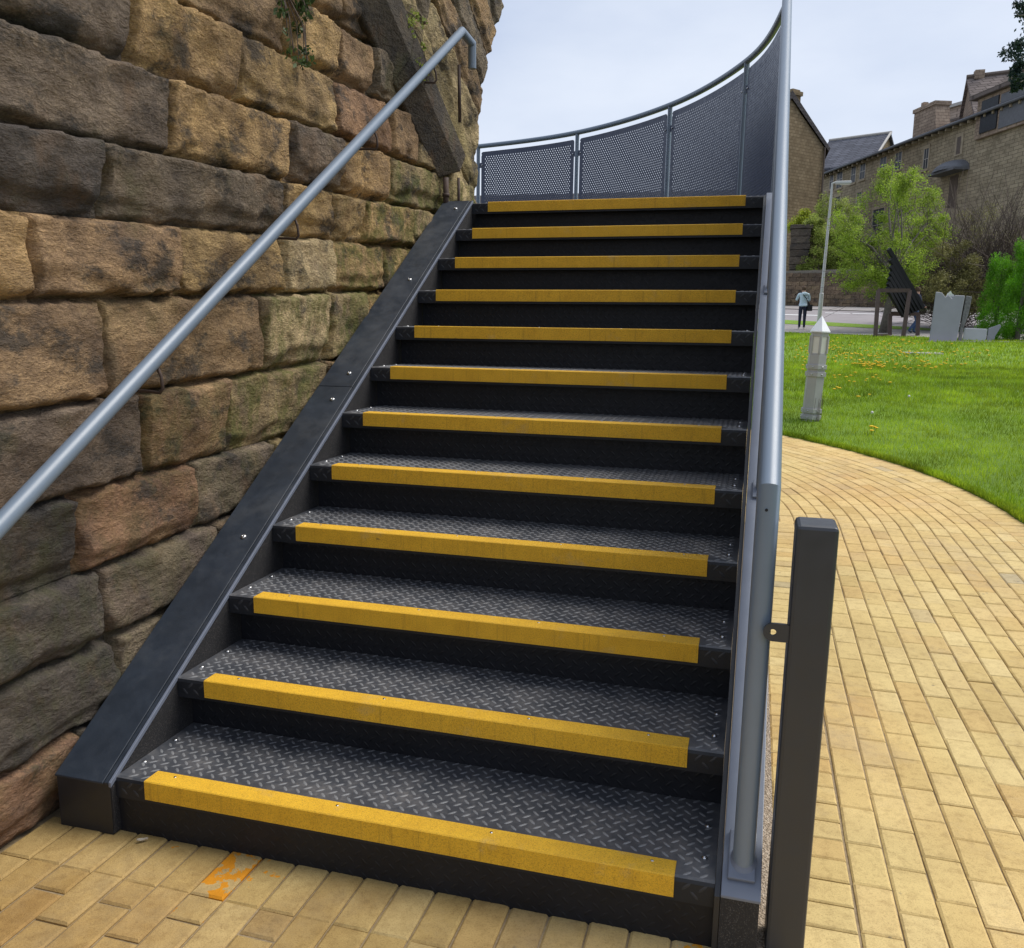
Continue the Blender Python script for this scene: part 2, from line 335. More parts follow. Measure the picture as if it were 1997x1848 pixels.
def slate_mat(name, c):
    t = NT(name); br = t.n('ShaderNodeTexBrick'); br.inputs['Scale'].default_value = 1; br.inputs['Brick Width'].default_value = .6; br.inputs['Row Height'].default_value = .3; br.inputs['Mortar Size'].default_value = .03
    br.inputs['Color1'].default_value = (*[x * .8 for x in c], 1); br.inputs['Color2'].default_value = (*[x * 1.25 for x in c], 1); br.inputs['Mortar'].default_value = (*[x * .4 for x in c], 1)
    sp = t.n('ShaderNodeSeparateXYZ'); t.l(t.pos(), sp.inputs[0]); cb = t.n('ShaderNodeCombineXYZ'); t.l(t.math('ADD', sp.outputs[0], t.math('MULTIPLY', sp.outputs[1], .6)), cb.inputs[0]); t.l(t.math('MULTIPLY', sp.outputs[2], 1.3), cb.inputs[1]); t.l(cb.outputs[0], br.inputs['Vector'])
    t.set('Base Color', t.mix(t.ramp(t.noise(.8, 6, .7), (.4, .4), (.65, 0)), br.outputs[0], tuple(x * .6 for x in c))); t.set('Roughness', .85); t.set('Specular IOR Level', .15); return t.mat
M['slate'] = slate_mat('slate', (.115, .12, .145)); M['slate_brown'] = slate_mat('slate_brown', (.20, .165, .15)); M['slate_dark'] = slate_mat('slate_dark', (.085, .078, .08))
M['glass_dark'] = paint('window_glass', (.022, .026, .032), .35, .3, spec=.25); M['frame_pale'] = paint('frame_pale', (.42, .40, .37), .6, .1); M['frame_dark'] = paint('frame_dark', (.10, .075, .06), .6, .2)
M['lead'] = paint('lead', (.12, .125, .14), .6, .15); M['dressed'] = paint('dressed_stone', (.34, .28, .20), .9, .18, scale=2)
M['slab'] = paint('sawn_slab', (.215, .22, .25), .75, .07, scale=3, bump=.2); M['slab_light'] = paint('sawn_slab_light', (.36, .37, .40), .75, .06, scale=3); M['slab_rough'] = paint('split_slab', (.12, .12, .125), .95, .4, scale=14, bump=.8)
M['slat'] = paint('black_slat', (.006, .007, .008), .5, .2, spec=.2); M['frame_brown'] = paint('frame_brown', (.075, .045, .038), .6, .15)
M['bollard'] = paint('bollard_grey', (.36, .355, .35), .5, .06, scale=9); M['bollard_white'] = paint('bollard_white', (.74, .75, .77), .35, .03); M['diffuser'] = paint('diffuser', (.66, .64, .58), .4, .03)
M['galv'] = paint('galvanised', (.50, .50, .49), .5, .08)
for nm, c in dict(jacket=(.50, .62, .70), navy=(.012, .016, .035), skin=(.45, .27, .19), hair=(.085, .05, .03), black=(.012, .012, .014), shoe=(.6, .58, .55), darkblue=(.02, .025, .05), jeans=(.04, .075, .16)).items(): M[nm] = paint('cloth_' + nm, c, .85, .12)
# ================================================================== GROUND
def strip(name, ys, x0, x1, dz, mat, nx=2, parent=None):
    mb = MB(); xs = np.linspace(x0, x1, nx)
    V = [(x, y, g(y) + dz) for y in ys for x in xs]
    mb.add(V, [(j * nx + i, j * nx + i + 1, (j + 1) * nx + i + 1, (j + 1) * nx + i) for j in range(len(ys) - 1) for i in range(nx - 1)])
    return mb.build(name, mat, parent)
ysA = [-400, -60, -5, 0, 1, 2, 3, 4, 5.2, 6, 7, 8, 8.6, 9.4, 11, 14, 18, 23, 30, 34.4, 38, 45, 60, 75, 90, 200, 400]
tag(strip('ground', ysA, -400, 400, -.13, M['earth']), kind='structure')
AC = Vector((-1.123, 4.69)); RE = 4.81          # the paved path bends round this centre; RE is its outer edge
def strip_lines(name, lo, hi, mat, dz, xs):     # a band of ground between two lines y=f(x)
    mb = MB(); n = len(xs); V = []; K = 6
    for k in range(K + 1):
        for x in xs:
            y = lo(x) + (hi(x) - lo(x)) * k / K; V.append((x, y, g(y) + dz))
    mb.add(V, [(k * n + i, k * n + i + 1, (k + 1) * n + i + 1, (k + 1) * n + i) for k in range(K) for i in range(n - 1)])
    return tag(mb.build(name, mat), kind='structure')
def edge_y(x):                                   # far edge of the paved path
    return AC.y + math.sqrt(max(0, (RE + .01) ** 2 - (x - AC.x) ** 2)) if x - AC.x < RE else AC.y
L0 = lambda x: 31.2 - .33 * (x - 3) - .04 * (x - 3) ** 2 if x < 9 else 27.78 - .8 * (x - 9)
V1 = lambda x: 36.2 - .52 * (x - 2.75); V2 = lambda x: 38.6 - .72 * (x - 2.8); K1 = lambda x: 52.6 - .62 * (x - 3.2); W1 = lambda x: 57.3 - .50 * (x - 3.3)
# lawn
mb = MB(); xs = [-1.1 + .1 * i for i in range(49)]; V = []; F = []
xs2 = [x for x in xs if x - AC.x < RE] + [RE + AC.x + .012]
nk = 40
for x in xs2:
    lo = edge_y(x); hi = max(L0(x), lo + 1)
    for k in range(nk): s = (k / (nk - 1)) ** 1.6; y = lo + (hi - lo) * s; V.append((x, y, g(y) + (.015 if k else -.009)))
n = len(xs2); F = [(i * nk + k, (i + 1) * nk + k, (i + 1) * nk + k + 1, i * nk + k + 1) for i in range(n - 1) for k in range(nk - 1)]
mb.add(V, F); V = []; xs3 = [RE + AC.x + .012, RE + AC.x + .08, 4.2, 5, 6, 7.5, 9, 12, 16, 22]
for x in xs3:
    for k in range(nk): s = (k / (nk - 1)) ** 1.3; y = -6 + (max(L0(x), 10) + 6) * s; V.append((x, y, g(y) + (.015 if x > RE + AC.x + .05 else -.009)))
F = [(i * nk + k, (i + 1) * nk + k, (i + 1) * nk + k + 1, i * nk + k + 1) for i in range(len(xs3) - 1) for k in range(nk - 1)]
mb.add(V, F); lawn = tag(mb.build('lawn', M['turf'], smooth=True), kind='structure')
XS = [-30, -10, 0, 1, 2, 3, 4, 5, 6, 7, 8, 9, 10, 12, 15, 20, 30]
strip_lines('footpath', lambda x: L0(min(x, 14)) + .02, V1, M['footway'], .02, XS)
strip_lines('footpath_kerb', lambda x: L0(min(x, 14)) - .22, lambda x: L0(min(x, 14)) + .06, M['kerb'], .035, XS)
strip_lines('grass_verge', V1, V2, M['turf'], .03, XS)
road = strip_lines('road', V2, K1, M['asphalt'], .0, XS)
strip_lines('far_pavement', K1, lambda x: W1(x) + 1.2, M['footway'], .035, XS)
mb = MB()
def dash(xa, ya, xb, yb, w):
    mb.add([(xa, ya - w, g(ya - w) + .012), (xb, yb - w, g(yb - w) + .012), (xb, yb + w, g(yb + w) + .012), (xa, ya + w, g(ya + w) + .012)], [(0, 1, 2, 3)])
for (u0, v0), (u1, v1) in (((1537, 606), (1575, 605.5)), ((1580, 604), (1590, 605))): pass
dash(2.0, 44.9, 4.5, 44.2, .35); dash(5.0, 47.4, 6.2, 46.9, .3); dash(6.3, 46.9, 7.6, 46.3, .3); dash(0, 46, 1.6, 45.2, .35)
tag(mb.build('road_marking', M['white']), kind='structure')

# ---- paving: individual clay pavers laid in stretcher courses, straight first and then round a bend
pave = MB(); xs = np.linspace(-2.2, RE + AC.x + .15, 40)
for a, b in zip(xs[:-1], xs[1:]):
    ys = [-4.0] + [y for y in (-1, 0, 1, 2, 3, 4, 5.2, 6, 7, 8, 8.6, 9.4)]
    ea, eb = edge_y(a) + .18, edge_y(b) + .18
    row = [(y if y < min(ea, eb) - .02 else None) for y in ys]; row = [y for y in row if y is not None]
    V = []
    for y in row: V += [(a, y, g(y) - .008), (b, y, g(y) - .008)]
    V += [(a, ea, g(ea) - .008), (b, eb, g(eb) - .008)]
    pave.add(V, [(2 * i, 2 * i + 1, 2 * i + 3, 2 * i + 2) for i in range(len(row))])
pavement = tag(pave.build('pavement', M['sand']), kind='structure')
PL, PW, PT = .2020, .1005, .055
def paver_mesh(i, L=PL, W=PW):
    rr = random.Random(i); c = .006; mb = MB()
    ring = lambda w, l, z, j=0: [(sx * w / 2 + rr.uniform(-j, j), sy * l / 2 + rr.uniform(-j, j), z + rr.uniform(-j, j) * .5) for sx, sy in ((-1, -1), (1, -1), (1, 1), (-1, 1))]
    V = ring(W, L, -PT) + ring(W, L, -.005, .001) + ring(W - 2 * c, L - 2 * c, 0, .0014) 
    F = [(8, 9, 10, 11)] + [(a + i, a + (i + 1) % 4, a + 4 + (i + 1) % 4, a + 4 + i) for a in (0, 4) for i in range(4)]
    mb.add(V, F); return mb
PMB = [paver_mesh(i) for i in range(5)]; PHALF = [paver_mesh(20 + i, L=.095) for i in range(3)]
PME = [m.mesh('paver', M['paver']) for m in PMB]; PHME = [m.mesh('paver_half', M['paver']) for m in PHALF]
bricks = []                                     # (x, y, angle, half, paint)
G_ = .2055
for n in range(-5, 19):                          # in front of the stairs
    x = .061 + .0532 + .1062 * n
    if x > 1.96: break
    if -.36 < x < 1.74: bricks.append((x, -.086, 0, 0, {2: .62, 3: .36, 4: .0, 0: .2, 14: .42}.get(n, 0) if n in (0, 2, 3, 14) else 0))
    y = -.183
    if n % 2 == 0: bricks.append((x, y - .0525, 0, 1, .3 if n in (2,) else 0)); y -= .1055
    elif n < 1: pass
    while y > -2.6: bricks.append((x, y - G_ / 2, 0, 0, 0)); y -= G_
y = -2.0
while y < 4.7:                                   # edging course along the stairs
    bricks.append((1.905, y, math.pi / 2, 0, 0)); y += .1055
for k in range(24):
    R = 3.135 + .1055 * k + .0525
    if R > RE - .21: break
    off = (k % 2) * G_ / 2 + random.uniform(-.02, .02); x = AC.x + R
    y = AC.y - off - G_ / 2
    while y > -2.6: bricks.append((x, y, 0, 0, 0)); y -= G_
    a = (G_ - off - G_ / 2) / R
    while a < R_(100): bricks.append((AC.x + R * math.cos(a), AC.y + R * math.sin(a), a, 0, 0)); a += G_ / R
Rs = RE - .1025; y = AC.y                         # soldier course at the lawn edge
while y > -2.6: bricks.append((AC.x + Rs, y, math.pi / 2, 0, 0)); y -= .1055
a = .1055 / Rs
while a < R_(100): bricks.append((AC.x + Rs * math.cos(a), AC.y + Rs * math.sin(a), a + math.pi / 2, 0, 0)); a += .1055 / Rs
for k in range(1, 8):                             # inner arcs behind the stairs' edging course
    R = 3.135 - .1055 * k + .0525; a = 0.03 * (k % 2)
    while a < R_(100): bricks.append((AC.x + R * math.cos(a), AC.y + R * math.sin(a), a, 0, 0)); a += G_ / R
def inview(b):
    u, v, d = proj((b[0], b[1], g(b[1])))
    if d < .3 or not (-60 < u < IW + 60 and -60 < v < IH + 90): return 0
    if b[1] > .25 and u < 1515: return 0
    return 1.0 / d ** 2
order = sorted(range(len(bricks)), key=lambda i: -inview(bricks[i]))
many = MB(); nb = 0
for rank, i in enumerate(order):
    x, y, a, half, pt = bricks[i]; rr = random.Random(i)
    sl_ = math.atan((g(y + .05) - g(y - .05)) / .1)
    Mx = Matrix.Translation((x, y, g(y) + rr.uniform(-.0022, .0022))) @ Matrix.Rotation(sl_, 4, 'X') @ Matrix.Rotation(a + rr.uniform(-.009, .009), 4, 'Z') @ Matrix.Rotation(rr.uniform(-.007, .007), 4, 'Y') @ Matrix.Rotation(rr.uniform(-.005, .005), 4, 'X')
    src = (PHALF if half else PMB)
    if rank < 300:
        o = link('brick', (PHME if half else PME)[rr.randrange(len(src))], pavement); o.matrix_basis = Mx; o.color = (pt, max(0, min(1, (1.75 - x) * 1.2)) if y < .0 else 0, 0, 1)  # green: painted shade and dirt before the stairs, stronger towards the wall
    else:
        m = src[rr.randrange(len(src))]; many.add([Mx @ Vector(p) for p in m.v], m.f)
tag(many.build('brick_field', M['paver_many'], pavement), kind='stuff')
mb = MB(); yy = [-1.2, -.1, 1, 2, 3, 4.5]
for y0, y1 in zip(yy[:-1], yy[1:]):
    if y1 <= -.02: continue
for y0, y1 in ((-.03, 1.0), (1.0, 2.0), (2.0, 3.4), (3.4, 4.7)):
    mb.add([(1.752, y0, g(y0) + .02), (1.802, y0, g(y0) + .012), (1.802, y1, g(y1) + .012), (1.752, y1, g(y1) + .02)], [(0, 1, 2, 3)])
    mb.add([(1.802, y0, g(y0) + .012), (1.802, y0, g(y0) - .02), (1.802, y1, g(y1) - .02), (1.802, y1, g(y1) + .012)], [(0, 1, 2, 3)])
mb.add([(1.752, -.03, .02), (1.752, -.03, -.02), (1.802, -.03, -.02), (1.802, -.03, .012)], [(0, 1, 2, 3)])
tag(mb.build('gravel_strip', M['aggregate']), kind='structure')

# ================================================================== STONE WALL
WX = -.33
def zc(i, y):                                    # bed joints, surveyed at y=0 and y=2.5
    Z0 = [0, .235, .488, .725, .985, 1.26, 1.572, 1.815, 2.055, 2.315, 2.565, 2.80, 3.04, 3.28, 3.54]; Z1 = [0, .26, .52, .79, 1.04, 1.37, 1.70, 1.945, 2.17, 2.425, 2.69, 2.93, 3.16, 3.40, 3.66]
    return Z0[i] + (Z1[i] - Z0[i]) * y / 2.5
TONE = dict(g=(.76, .535, .255), b=(.56, .38, .215), d=(.145, .124, .113), r=(.48, .29, .175), o=(.56, .455, .24), p=(.78, .63, .39), k=(.31, .25, .19))
def stone_mesh(name, q, seed, proud=.0, nu=None, nv=None, x0=WX, amp=1.0):
    """one rock-faced block; q = (bl, br, tr, tl) in (y, z)"""
    rr = random.Random(seed); off = Vector((rr.uniform(-50, 50), rr.uniform(-50, 50), rr.uniform(-50, 50)))
    bl, br, tr, tl = [Vector(p) for p in q]
    w = ((br - bl).length + (tr - tl).length) / 2; h = ((tl - bl).length + (tr - br).length) / 2
    jt = .007
    nu = nu or max(12, min(64, int(w / .0135))); nv = nv or max(10, min(26, int(h / .0125)))
    slope = rr.uniform(-.014, .022); rad = rr.uniform(.008, .015); PLN = [(rr.uniform(0, w), rr.uniform(0, h), rr.uniform(.004, .026), rr.uniform(-.055, .055), rr.uniform(-.13, .13)) for _ in range(int(4 + w * 4))]; sh = .5; brk = rr.uniform(.14, .36) if rr.random() < .62 else -1; bd = rr.uniform(.014, .034)
    V = []; 
    for j in range(nv + 1):
        tq = j / nv
        for i in range(nu + 1):
            s = i / nu
            # denser towards the edges
            s_ = .5 - .5 * math.cos(math.pi * s); s_ = .55 * s + .45 * s_; t_ = .5 - .5 * math.cos(math.pi * tq); t_ = .55 * tq + .45 * t_
            a = bl.lerp(br, s_); b = tl.lerp(tr, s_); p = a.lerp(b, t_)
            ex = min(s_ * w, (1 - s_) * w); ey = min(t_ * h, (1 - t_) * h)
            N = Vector((0, p.x, p.y)) + off
            wob = mnoise.noise(N * 9) * .013 + mnoise.noise(N * 26) * .009
            fx = min(1, max(0, (ex - jt + wob) / rad)); fy = min(1, max(0, (ey - jt + wob) / (rad * (1.5 if t_ < .5 else .9))))
            fx = math.sin(fx * math.pi / 2) ** .7; fy = math.sin(fy * math.pi / 2) ** .7; e = fx * fy
            big = mnoise.fractal(N * 3.1, 1.0, 2.1, 3) * .020; mid = mnoise.hetero_terrain(N * 8, .8, 2.2, 4, .3) * .010 - .004
            rid = -abs(mnoise.noise(N * 6.3 + Vector((7, 3, 1)))) * .022
            chip = mnoise.ridged_multi_fractal(Vector((0, N.y * 11 + N.z * 5, N.z * 17 - N.y * 4)) , .9, 2.1, 4, .9, 2.0) * .0055
            tb = brk + mnoise.noise(N * 4.5) * .16 + mnoise.noise(N * 15) * .05
            cutb = min(1, max(0, (tb - t_) / .10)) if brk > 0 else 0
            fac = min(d_ + a_ * (s_ * w - u_) + b_ * (t_ * h - v_) for u_, v_, d_, a_, b_ in PLN)
            fac = fac if fac > 0 else fac * .22
            face = .014 + proud + fac + amp * (big * .8 + mid + rid * .6 - chip) + slope * (t_ - sh) * 2 - bd * cutb * (1 - .4 * max(0, (tb - t_) / max(tb, .05)))
            x = x0 - .045 + e * (.045 + face)
            sq = 1 - .012 * (1 - e)
            V.append((x, p.x, p.y))
    n1 = nu + 1
    F = [(j * n1 + i, j * n1 + i + 1, (j + 1) * n1 + i + 1, (j + 1) * n1 + i) for j in range(nv) for i in range(nu)]
    ring = [i for i in range(n1)] + [j * n1 + nu for j in range(1, nv + 1)] + [nv * n1 + i for i in range(nu - 1, -1, -1)] + [j * n1 for j in range(nv - 1, 0, -1)]
    b0 = len(V)
    for i in ring: V.append((x0 - .14, V[i][1], V[i][2]))
    m = len(ring); F += [(ring[i], b0 + i, b0 + (i + 1) % m, ring[(i + 1) % m]) for i in range(m)]
    mb = MB(); mb.add(V, F); return mb.mesh(name, M['stone'], True)
wall = thing('stone_wall', (WX, 1.5, 0), 'tall rock faced sandstone wall with slanting coping beside the metal stairs', 'wall')
RK = .552
def rake_y(z): return 2.23 + (3.08 - z) / RK
def rake_z(y): return 3.08 - RK * (y - 2.23)
def yend(z): return float(np.interp(z, [0, 2.4, 2.71, 3.0, 3.19, 3.56, 3.84, 4.2], [4.17, 4.17, 4.19, 4.25, 4.35, 4.56, 4.82, 5.2]))
COURSE = {                                       # joints along each course and the look of each block
 0: ([-1.3, -.62, -.245, .12, .75, 1.5, 2.3, 3.1, 4.1], 'dkrdkokb'),
 1: ([-1.3, -.75, .30, 1.0, 1.8, 2.7, 3.4, 4.1], 'ddkdboo'),
 2: ([-1.3, -.5, .26, .9, 1.7, 2.6, 3.4, 4.1], 'ddkkboo'),
 3: ([-1.3, -.62, .18, .785, 1.35, 2.2, 3.2, 4.1], 'bdrkobo'),
 4: ([-1.3, -.35, .515, 1.015, 1.85, 2.9, 4.1], 'dkbobo'),
 5: ([-1.3, -.55, .35, 1.275, 1.87, 2.3, 3.2, 4.1], 'bbbpogo'),
 6: ([-1.3, -.6, .10, .765, 1.47, 1.95, 2.55, 3.3, 4.1], 'dgbgpggo'),
 7: ([-1.3, -.5, .40, 1.47, 1.93, 2.30, 2.95, 4.1], 'bdkgggo'),
 8: ([-1.3, -.25, .75, 1.555, 2.03, 2.62, 3.5, 4.1], 'kkgkgoo'),
 9: ([-1.3, -.3, .57, 1.19, 1.985, 2.64, 3.06, None], 'dkggrbo'),
 10: ([-1.3, -.2, .70, 1.55, 2.03, 2.42, None], 'bbbgbk'),
 11: ([-1.3, -.1, .8, 1.6, 2.06, None], 'kbbbb'),
 12: ([-1.3, .1, .95, 1.7, None], 'bkbk'),
 13: ([-1.3, .2, 1.0, None], 'bbk')}
sid = 100
for ci, (js, tones) in COURSE.items():
    for a, b, tn in zip(js[:-1], js[1:], tones):
        sid += 1
        zb = lambda y: zc(ci, y); zt = lambda y: zc(ci + 1, y)
        if b is None:
            zlo, zhi = zc(ci, 2.5), zc(ci + 1, 2.5); q = ((a, zb(a)), (rake_y(zlo) + .02, zlo + .03), (rake_y(zhi) + .02, zhi), (a, zt(a)))
        else: q = ((a, zb(a)), (b, zb(b)), (b, zt(b)), (a, zt(a)))
        rr = random.Random(sid * 3)
        o = link('stone', stone_mesh('stone', q, sid, rr.uniform(-.006, .012)), wall)
        c = TONE[tn]; f = rr.uniform(.88, 1.12); o.color = (c[0] * f, c[1] * f * rr.uniform(.97, 1.03), c[2] * f, 1)
        nzl = (b if b is not None else 3.0); ms_ = 1.0 - max(0, zc(ci, nzl) - (.18 + .618 * nzl)) / .38; o['moss'] = float(max(0, min(1, ms_)) if ci > 3 else .32)
# raking coping and the slanting courses above it, ending in the abutment's edge
def RN(r, n): return (2.23 + r * .8755 + n * .4833, 3.08 - r * .4833 + n * .8755)
for r0, r1, tn in ((-2.2, -.55, 'k'), (-.55, .52, 'k'), (.52, 1.31, 'k')):
    mb = MB(); f = lambda x, a, b: (x, *RN(a, b))
    e = (.0, .16, .22) if r1 > 1.2 else (0, 0, 0); r1 -= .004
    sec = [(WX - .14, -.03, 0), (WX + .01, -.03, e[0]), (-.262, .105, e[1] * .8), (-.248, .135, e[1]), (-.256, .315, e[2]), (WX - .14, .32, e[2])]; m_ = len(sec)
    kk = 8; V = []
    for q in range(kk + 1):
        rq = r0 + (r1 - r0) * q / kk
        for x, nn_, ee in sec: V.append((x + mnoise.noise(Vector((x * 9, rq * 5, nn_ * 9))) * .002, *RN(rq + (ee if q == kk else 0), nn_ + mnoise.noise(Vector((x * 9 + 4, rq * 5, nn_ * 9))) * .003)))
    mb.add(V, [tuple(range(m_)), tuple(range(kk * m_, kk * m_ + m_))[::-1]] + [(q * m_ + i, (q + 1) * m_ + i, (q + 1) * m_ + (i + 1) % m_, q * m_ + (i + 1) % m_) for q in range(kk) for i in range(m_)])
    o = mb.build('coping', M['stone'], wall, bevel=.012); o.color = (.135, .112, .082, 1)
NN = [.325, .57, .83, 1.10, 1.38, 1.68, 2.0]
def clip_end(r, n):                              # does the raked point lie beyond the abutment edge
    y, z = RN(r, n); return y - yend(z)
def r_end(n):
    lo, hi = -3, 5
    for _ in range(40):
        m = (lo + hi) / 2
        if clip_end(m, n) > 0: hi = m
        else: lo = m
    return lo
rows = [(.0, .325, [1.50, None], 'p')] + [(NN[i], NN[i + 1], js, tn) for i, (js, tn) in enumerate((([-1.9, -1.0, -.1, .62, None], 'kopo'), ([-1.9, -.9, .05, .75, None], 'kbkp'), ([-1.9, -.7, .25, None], 'bkb'), ([-1.9, -.6, .4, None], 'kbk'), ([-1.9, -.8, .3, None], 'bkb'), ([-1.9, -.6, .5, None], 'kbk')))]
for n0, n1, js, tones in rows:
    for a, b, tn in zip(js[:-1], js[1:], tones):
        sid += 1
        b0, b1 = (b, b) if b is not None else (r_end(n0), r_end(n1))
        q = (RN(a, n0), RN(b0, n0), RN(b1, n1), RN(a, n1))
        o = link('stone', stone_mesh('stone', q, sid, .0), wall); c = TONE[tn]; o.color = (c[0] * .95, c[1] * .98, c[2] * .9, 1)
mb = MB(); zz = [2.4, 2.71, 3.0, 3.19, 3.56, 3.84, 4.2]
mb.prism([(-1.28, -.1), (4.12, -.1)] + [(yend(z) - .02, z) for z in zz] + [(-1.28, 4.2)], -1.6, WX - .054)
mb.build('mortar_core', M['mortar'], wall)
mb = MB()
for a, b in (((3.40, 2.43), (3.405, 2.20)),): mb.tube([(-.285, a[0], a[1]), (-.285, b[0], b[1])], .018, 10); mb.tube([(-.285, 3.402, 2.335), (-.285, 3.402, 2.315)], .024, 10)
tag(mb.build('drain_pipe', M['rust'], smooth=True), 'short rusty iron pipe under the tip of the slanting stone', 'pipe')
mb = MB(); mb.tube([(-.27, 3.60, 2.46), (-.27, 3.61, 2.22)], .010, 8)
tag(mb.build('conduit', M['rust'], smooth=True), 'thin dark conduit low on the wall right of the rusty pipe', 'pipe')
mb = MB(); mb.tube([(-.265, 3.59, 3.14), (-.262, 3.60, 2.80)], .011, 8)
tag(mb.build('iron_bar', M['rust'], smooth=True), 'upright dark iron bar fixed on the stone above the slanting coping', 'iron bar')
# ================================================================== STAIRCASE
GO, RI, H1, XL, XR, YWD = .30752, .19, .18, -.105, 1.645, 1.547
NS = 12; SLP = RI / GO
def nz(y): return H1 + SLP * y
stairs = thing('staircase', (.77, 0, 0), 'black steel chequer plate staircase with yellow nosings beside the stone wall', 'staircase')
def bars_mesh(name, x0, x1, a0, a1, skip=None, f=lambda x, a, h: (x, a, h), mat=None, h=.0022):
    PXB, PYB = .0408, .0436; V = []; F = []
    hl, hw = .0152, .0050
    out = [(-hl, 0), (-hl * .5, -hw * .8), (hl * .5, -hw * .8), (hl, 0), (hl * .5, hw * .8), (-hl * .5, hw * .8)]
    top = [(-hl * .45, 0), (hl * .45, 0)]
    i0, i1 = int((x0) / PXB) - 1, int(x1 / PXB) + 2
    for j in range(int(a0 / PYB) - 2, int(a1 / PYB) + 3):
        for i in range(i0, i1):
            for k in (0, 1):
                cx = i * PXB + .006 + k * PXB / 2; ca = j * PYB + .0 + k * PYB / 2
                if not (x0 + .010 < cx < x1 - .010 and a0 + .010 < ca < a1 - .010): continue
                if skip and skip(cx, ca): continue
                an = R_(45) if k else R_(-45); c, s = math.cos(an), math.sin(an); b = len(V)
                for p, q in out: V.append(f(cx + p * c - q * s, ca + p * s + q * c, 0))
                for p, q in top: V.append(f(cx + p * c - q * s, ca + p * s + q * c, h))
                F += [(b, b + 1, b + 6), (b + 1, b + 2, b + 7), (b + 2, b + 3, b + 7), (b + 3, b + 4, b + 7), (b + 4, b + 5, b + 6), (b + 5, b, b + 6), (b + 1, b + 7, b + 6), (b + 4, b + 6, b + 7)]
    return fastmesh(name, V, F, mat)
DEP = .385
mb = MB(); mb.prism([(DEP, 0), (.012, 0), (.0035, -.0035), (0, -.012), (0, -.066), (.006, -.066), (.006, -.014), (.014, -.006), (DEP, -.006)], XL + .001, XR); TREAD = mb.mesh('tread', [M['plate'], M['lip']])
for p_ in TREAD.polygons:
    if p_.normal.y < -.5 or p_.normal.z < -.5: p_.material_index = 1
TBARS = bars_mesh('tread_pattern', XL, XR, .006, .385, lambda x, a: (-.012 < x < YWD + .012 and a < .073), mat=M['bars'])
LBARS = bars_mesh('lip_pattern', XL, XR, -.064, -.006, lambda x, a: (-.012 < x < YWD + .012), lambda x, a, h: (x, -h, a), M['lip_bars'])
mb = MB(); mb.prism([(.060, .0045), (-.0025, .0045), (-.0052, .0018), (-.0052, -.0545), (-.0006, -.0545), (-.0006, .0004), (.060, .0004)], 0, YWD); NOSE = mb.mesh('nosing_strip', M['yellow'])
mb = MB(); mb.box((XL + .001, 0, -RI + .0), (XR, .005, -.0065)); RISER = mb.mesh('riser', M['riser'])
RBARS = bars_mesh('riser_pattern', XL, XR, -RI + .004, -.07, None, lambda x, a, h: (x, -h, a), M['riser_bars'], .0016)
def dome(r, h, n=10): 
    m = MB(); m.lathe([(r, 0), (r * .93, h * .45), (r * .6, h * .85), (.001, h)], (0, 0, 0), n); return m
SCREW = dome(.0085, .005).mesh('screw', M['bolt'], True); SMALL = dome(.0048, .0012, 8).mesh('nosing_screw', M['bolt'], True)
for k in range(NS):
    y, z = k * GO, H1 + k * RI
    t_ = link('tread', TREAD, stairs); t_.location = (0, y, z)
    for nm, me in (('tread_pattern', TBARS), ('lip_pattern', LBARS)):
        o = bpy.data.objects.new(nm, me); COL.objects.link(o); o.parent = t_; o['kind'] = 'stuff'
    for sx, sy in ((XL + .025, .10), (XL + .025, .25), (XR - .03, .10), (XR - .03, .25)):
        o = bpy.data.objects.new('screw', SCREW); COL.objects.link(o); o.parent = t_; o.location = (sx, sy, 0)
    nsg = link('nosing_strip', NOSE, stairs); nsg.location = (0, y, z)
    for sx in (.094, .62, 1.05, 1.46):
        o = bpy.data.objects.new('nosing_screw', SMALL); COL.objects.link(o); o.parent = nsg; o.location = (sx + random.uniform(-.03, .03), .043, .0045)
    r_ = link('riser', RISER, stairs); r_.location = (0, y + (.0085 if k == 0 else .07), z)
    o = bpy.data.objects.new('riser_pattern', RBARS); COL.objects.link(o); o.parent = r_; o['kind'] = 'stuff'
# objects parented with an inverse keep their world position through location
YT, ZT = 3.405, nz(3.405)
mb = MB(); mb.prism([(-.02, .0), (-.02, nz(-.02) - .004), (YT, ZT - .004), (YT, ZT - .42), (.30, 0)], -.300, -.1085); st = mb.build('stringer', M['stringer'], stairs)
mb = MB(); mb.prism([(-.018, .004), (-.018, nz(-.018) - .02), (YT - .005, ZT - .02), (YT - .005, ZT - .40), (.30, .004)], -.1085, -.1052); mb.build('stringer_inner_face', M['grit'], stairs)
for y0, y1 in ((-.024, 1.698), (1.7015, YT + .004)):
    mb = MB(); mb.prism([(y0, nz(y0) - .0035), (y1, nz(y1) - .0035), (y1, nz(y1) + .003), (y0, nz(y0) + .003)], -.304, -.131); o = mb.build('stringer_cap', M['stringer_cap'], stairs, bevel=.002)
mb = MB(); mb.prism([(-.022, nz(-.022) - .004), (YT, ZT - .004), (YT, ZT + .0025), (-.022, nz(-.022) + .0025)], -.127, -.115); mb.build('cap_rib', M['stringer_cap'], stairs)
mb = MB(); mb.prism([(-.022, nz(-.022) - .012), (YT, ZT - .012), (YT, ZT + .004), (-.022, nz(-.022) + .004)], -.1125, -.1035); mb.build('edge_trim', M['trim'], stairs, bevel=.0015)
RM = Matrix.Rotation(math.atan(SLP), 4, 'X')
for y in (.854, 1.611, 1.789, 2.552, 3.309):
    mb = MB(); mb.lathe([(.011, .0), (.0105, .004), (.007, .0075), (.003, .008), (.003, .005)], (-.187, y, nz(y) + .003), 12, M=RM); mb.build('bolt', M['bolt'], stairs, smooth=True)
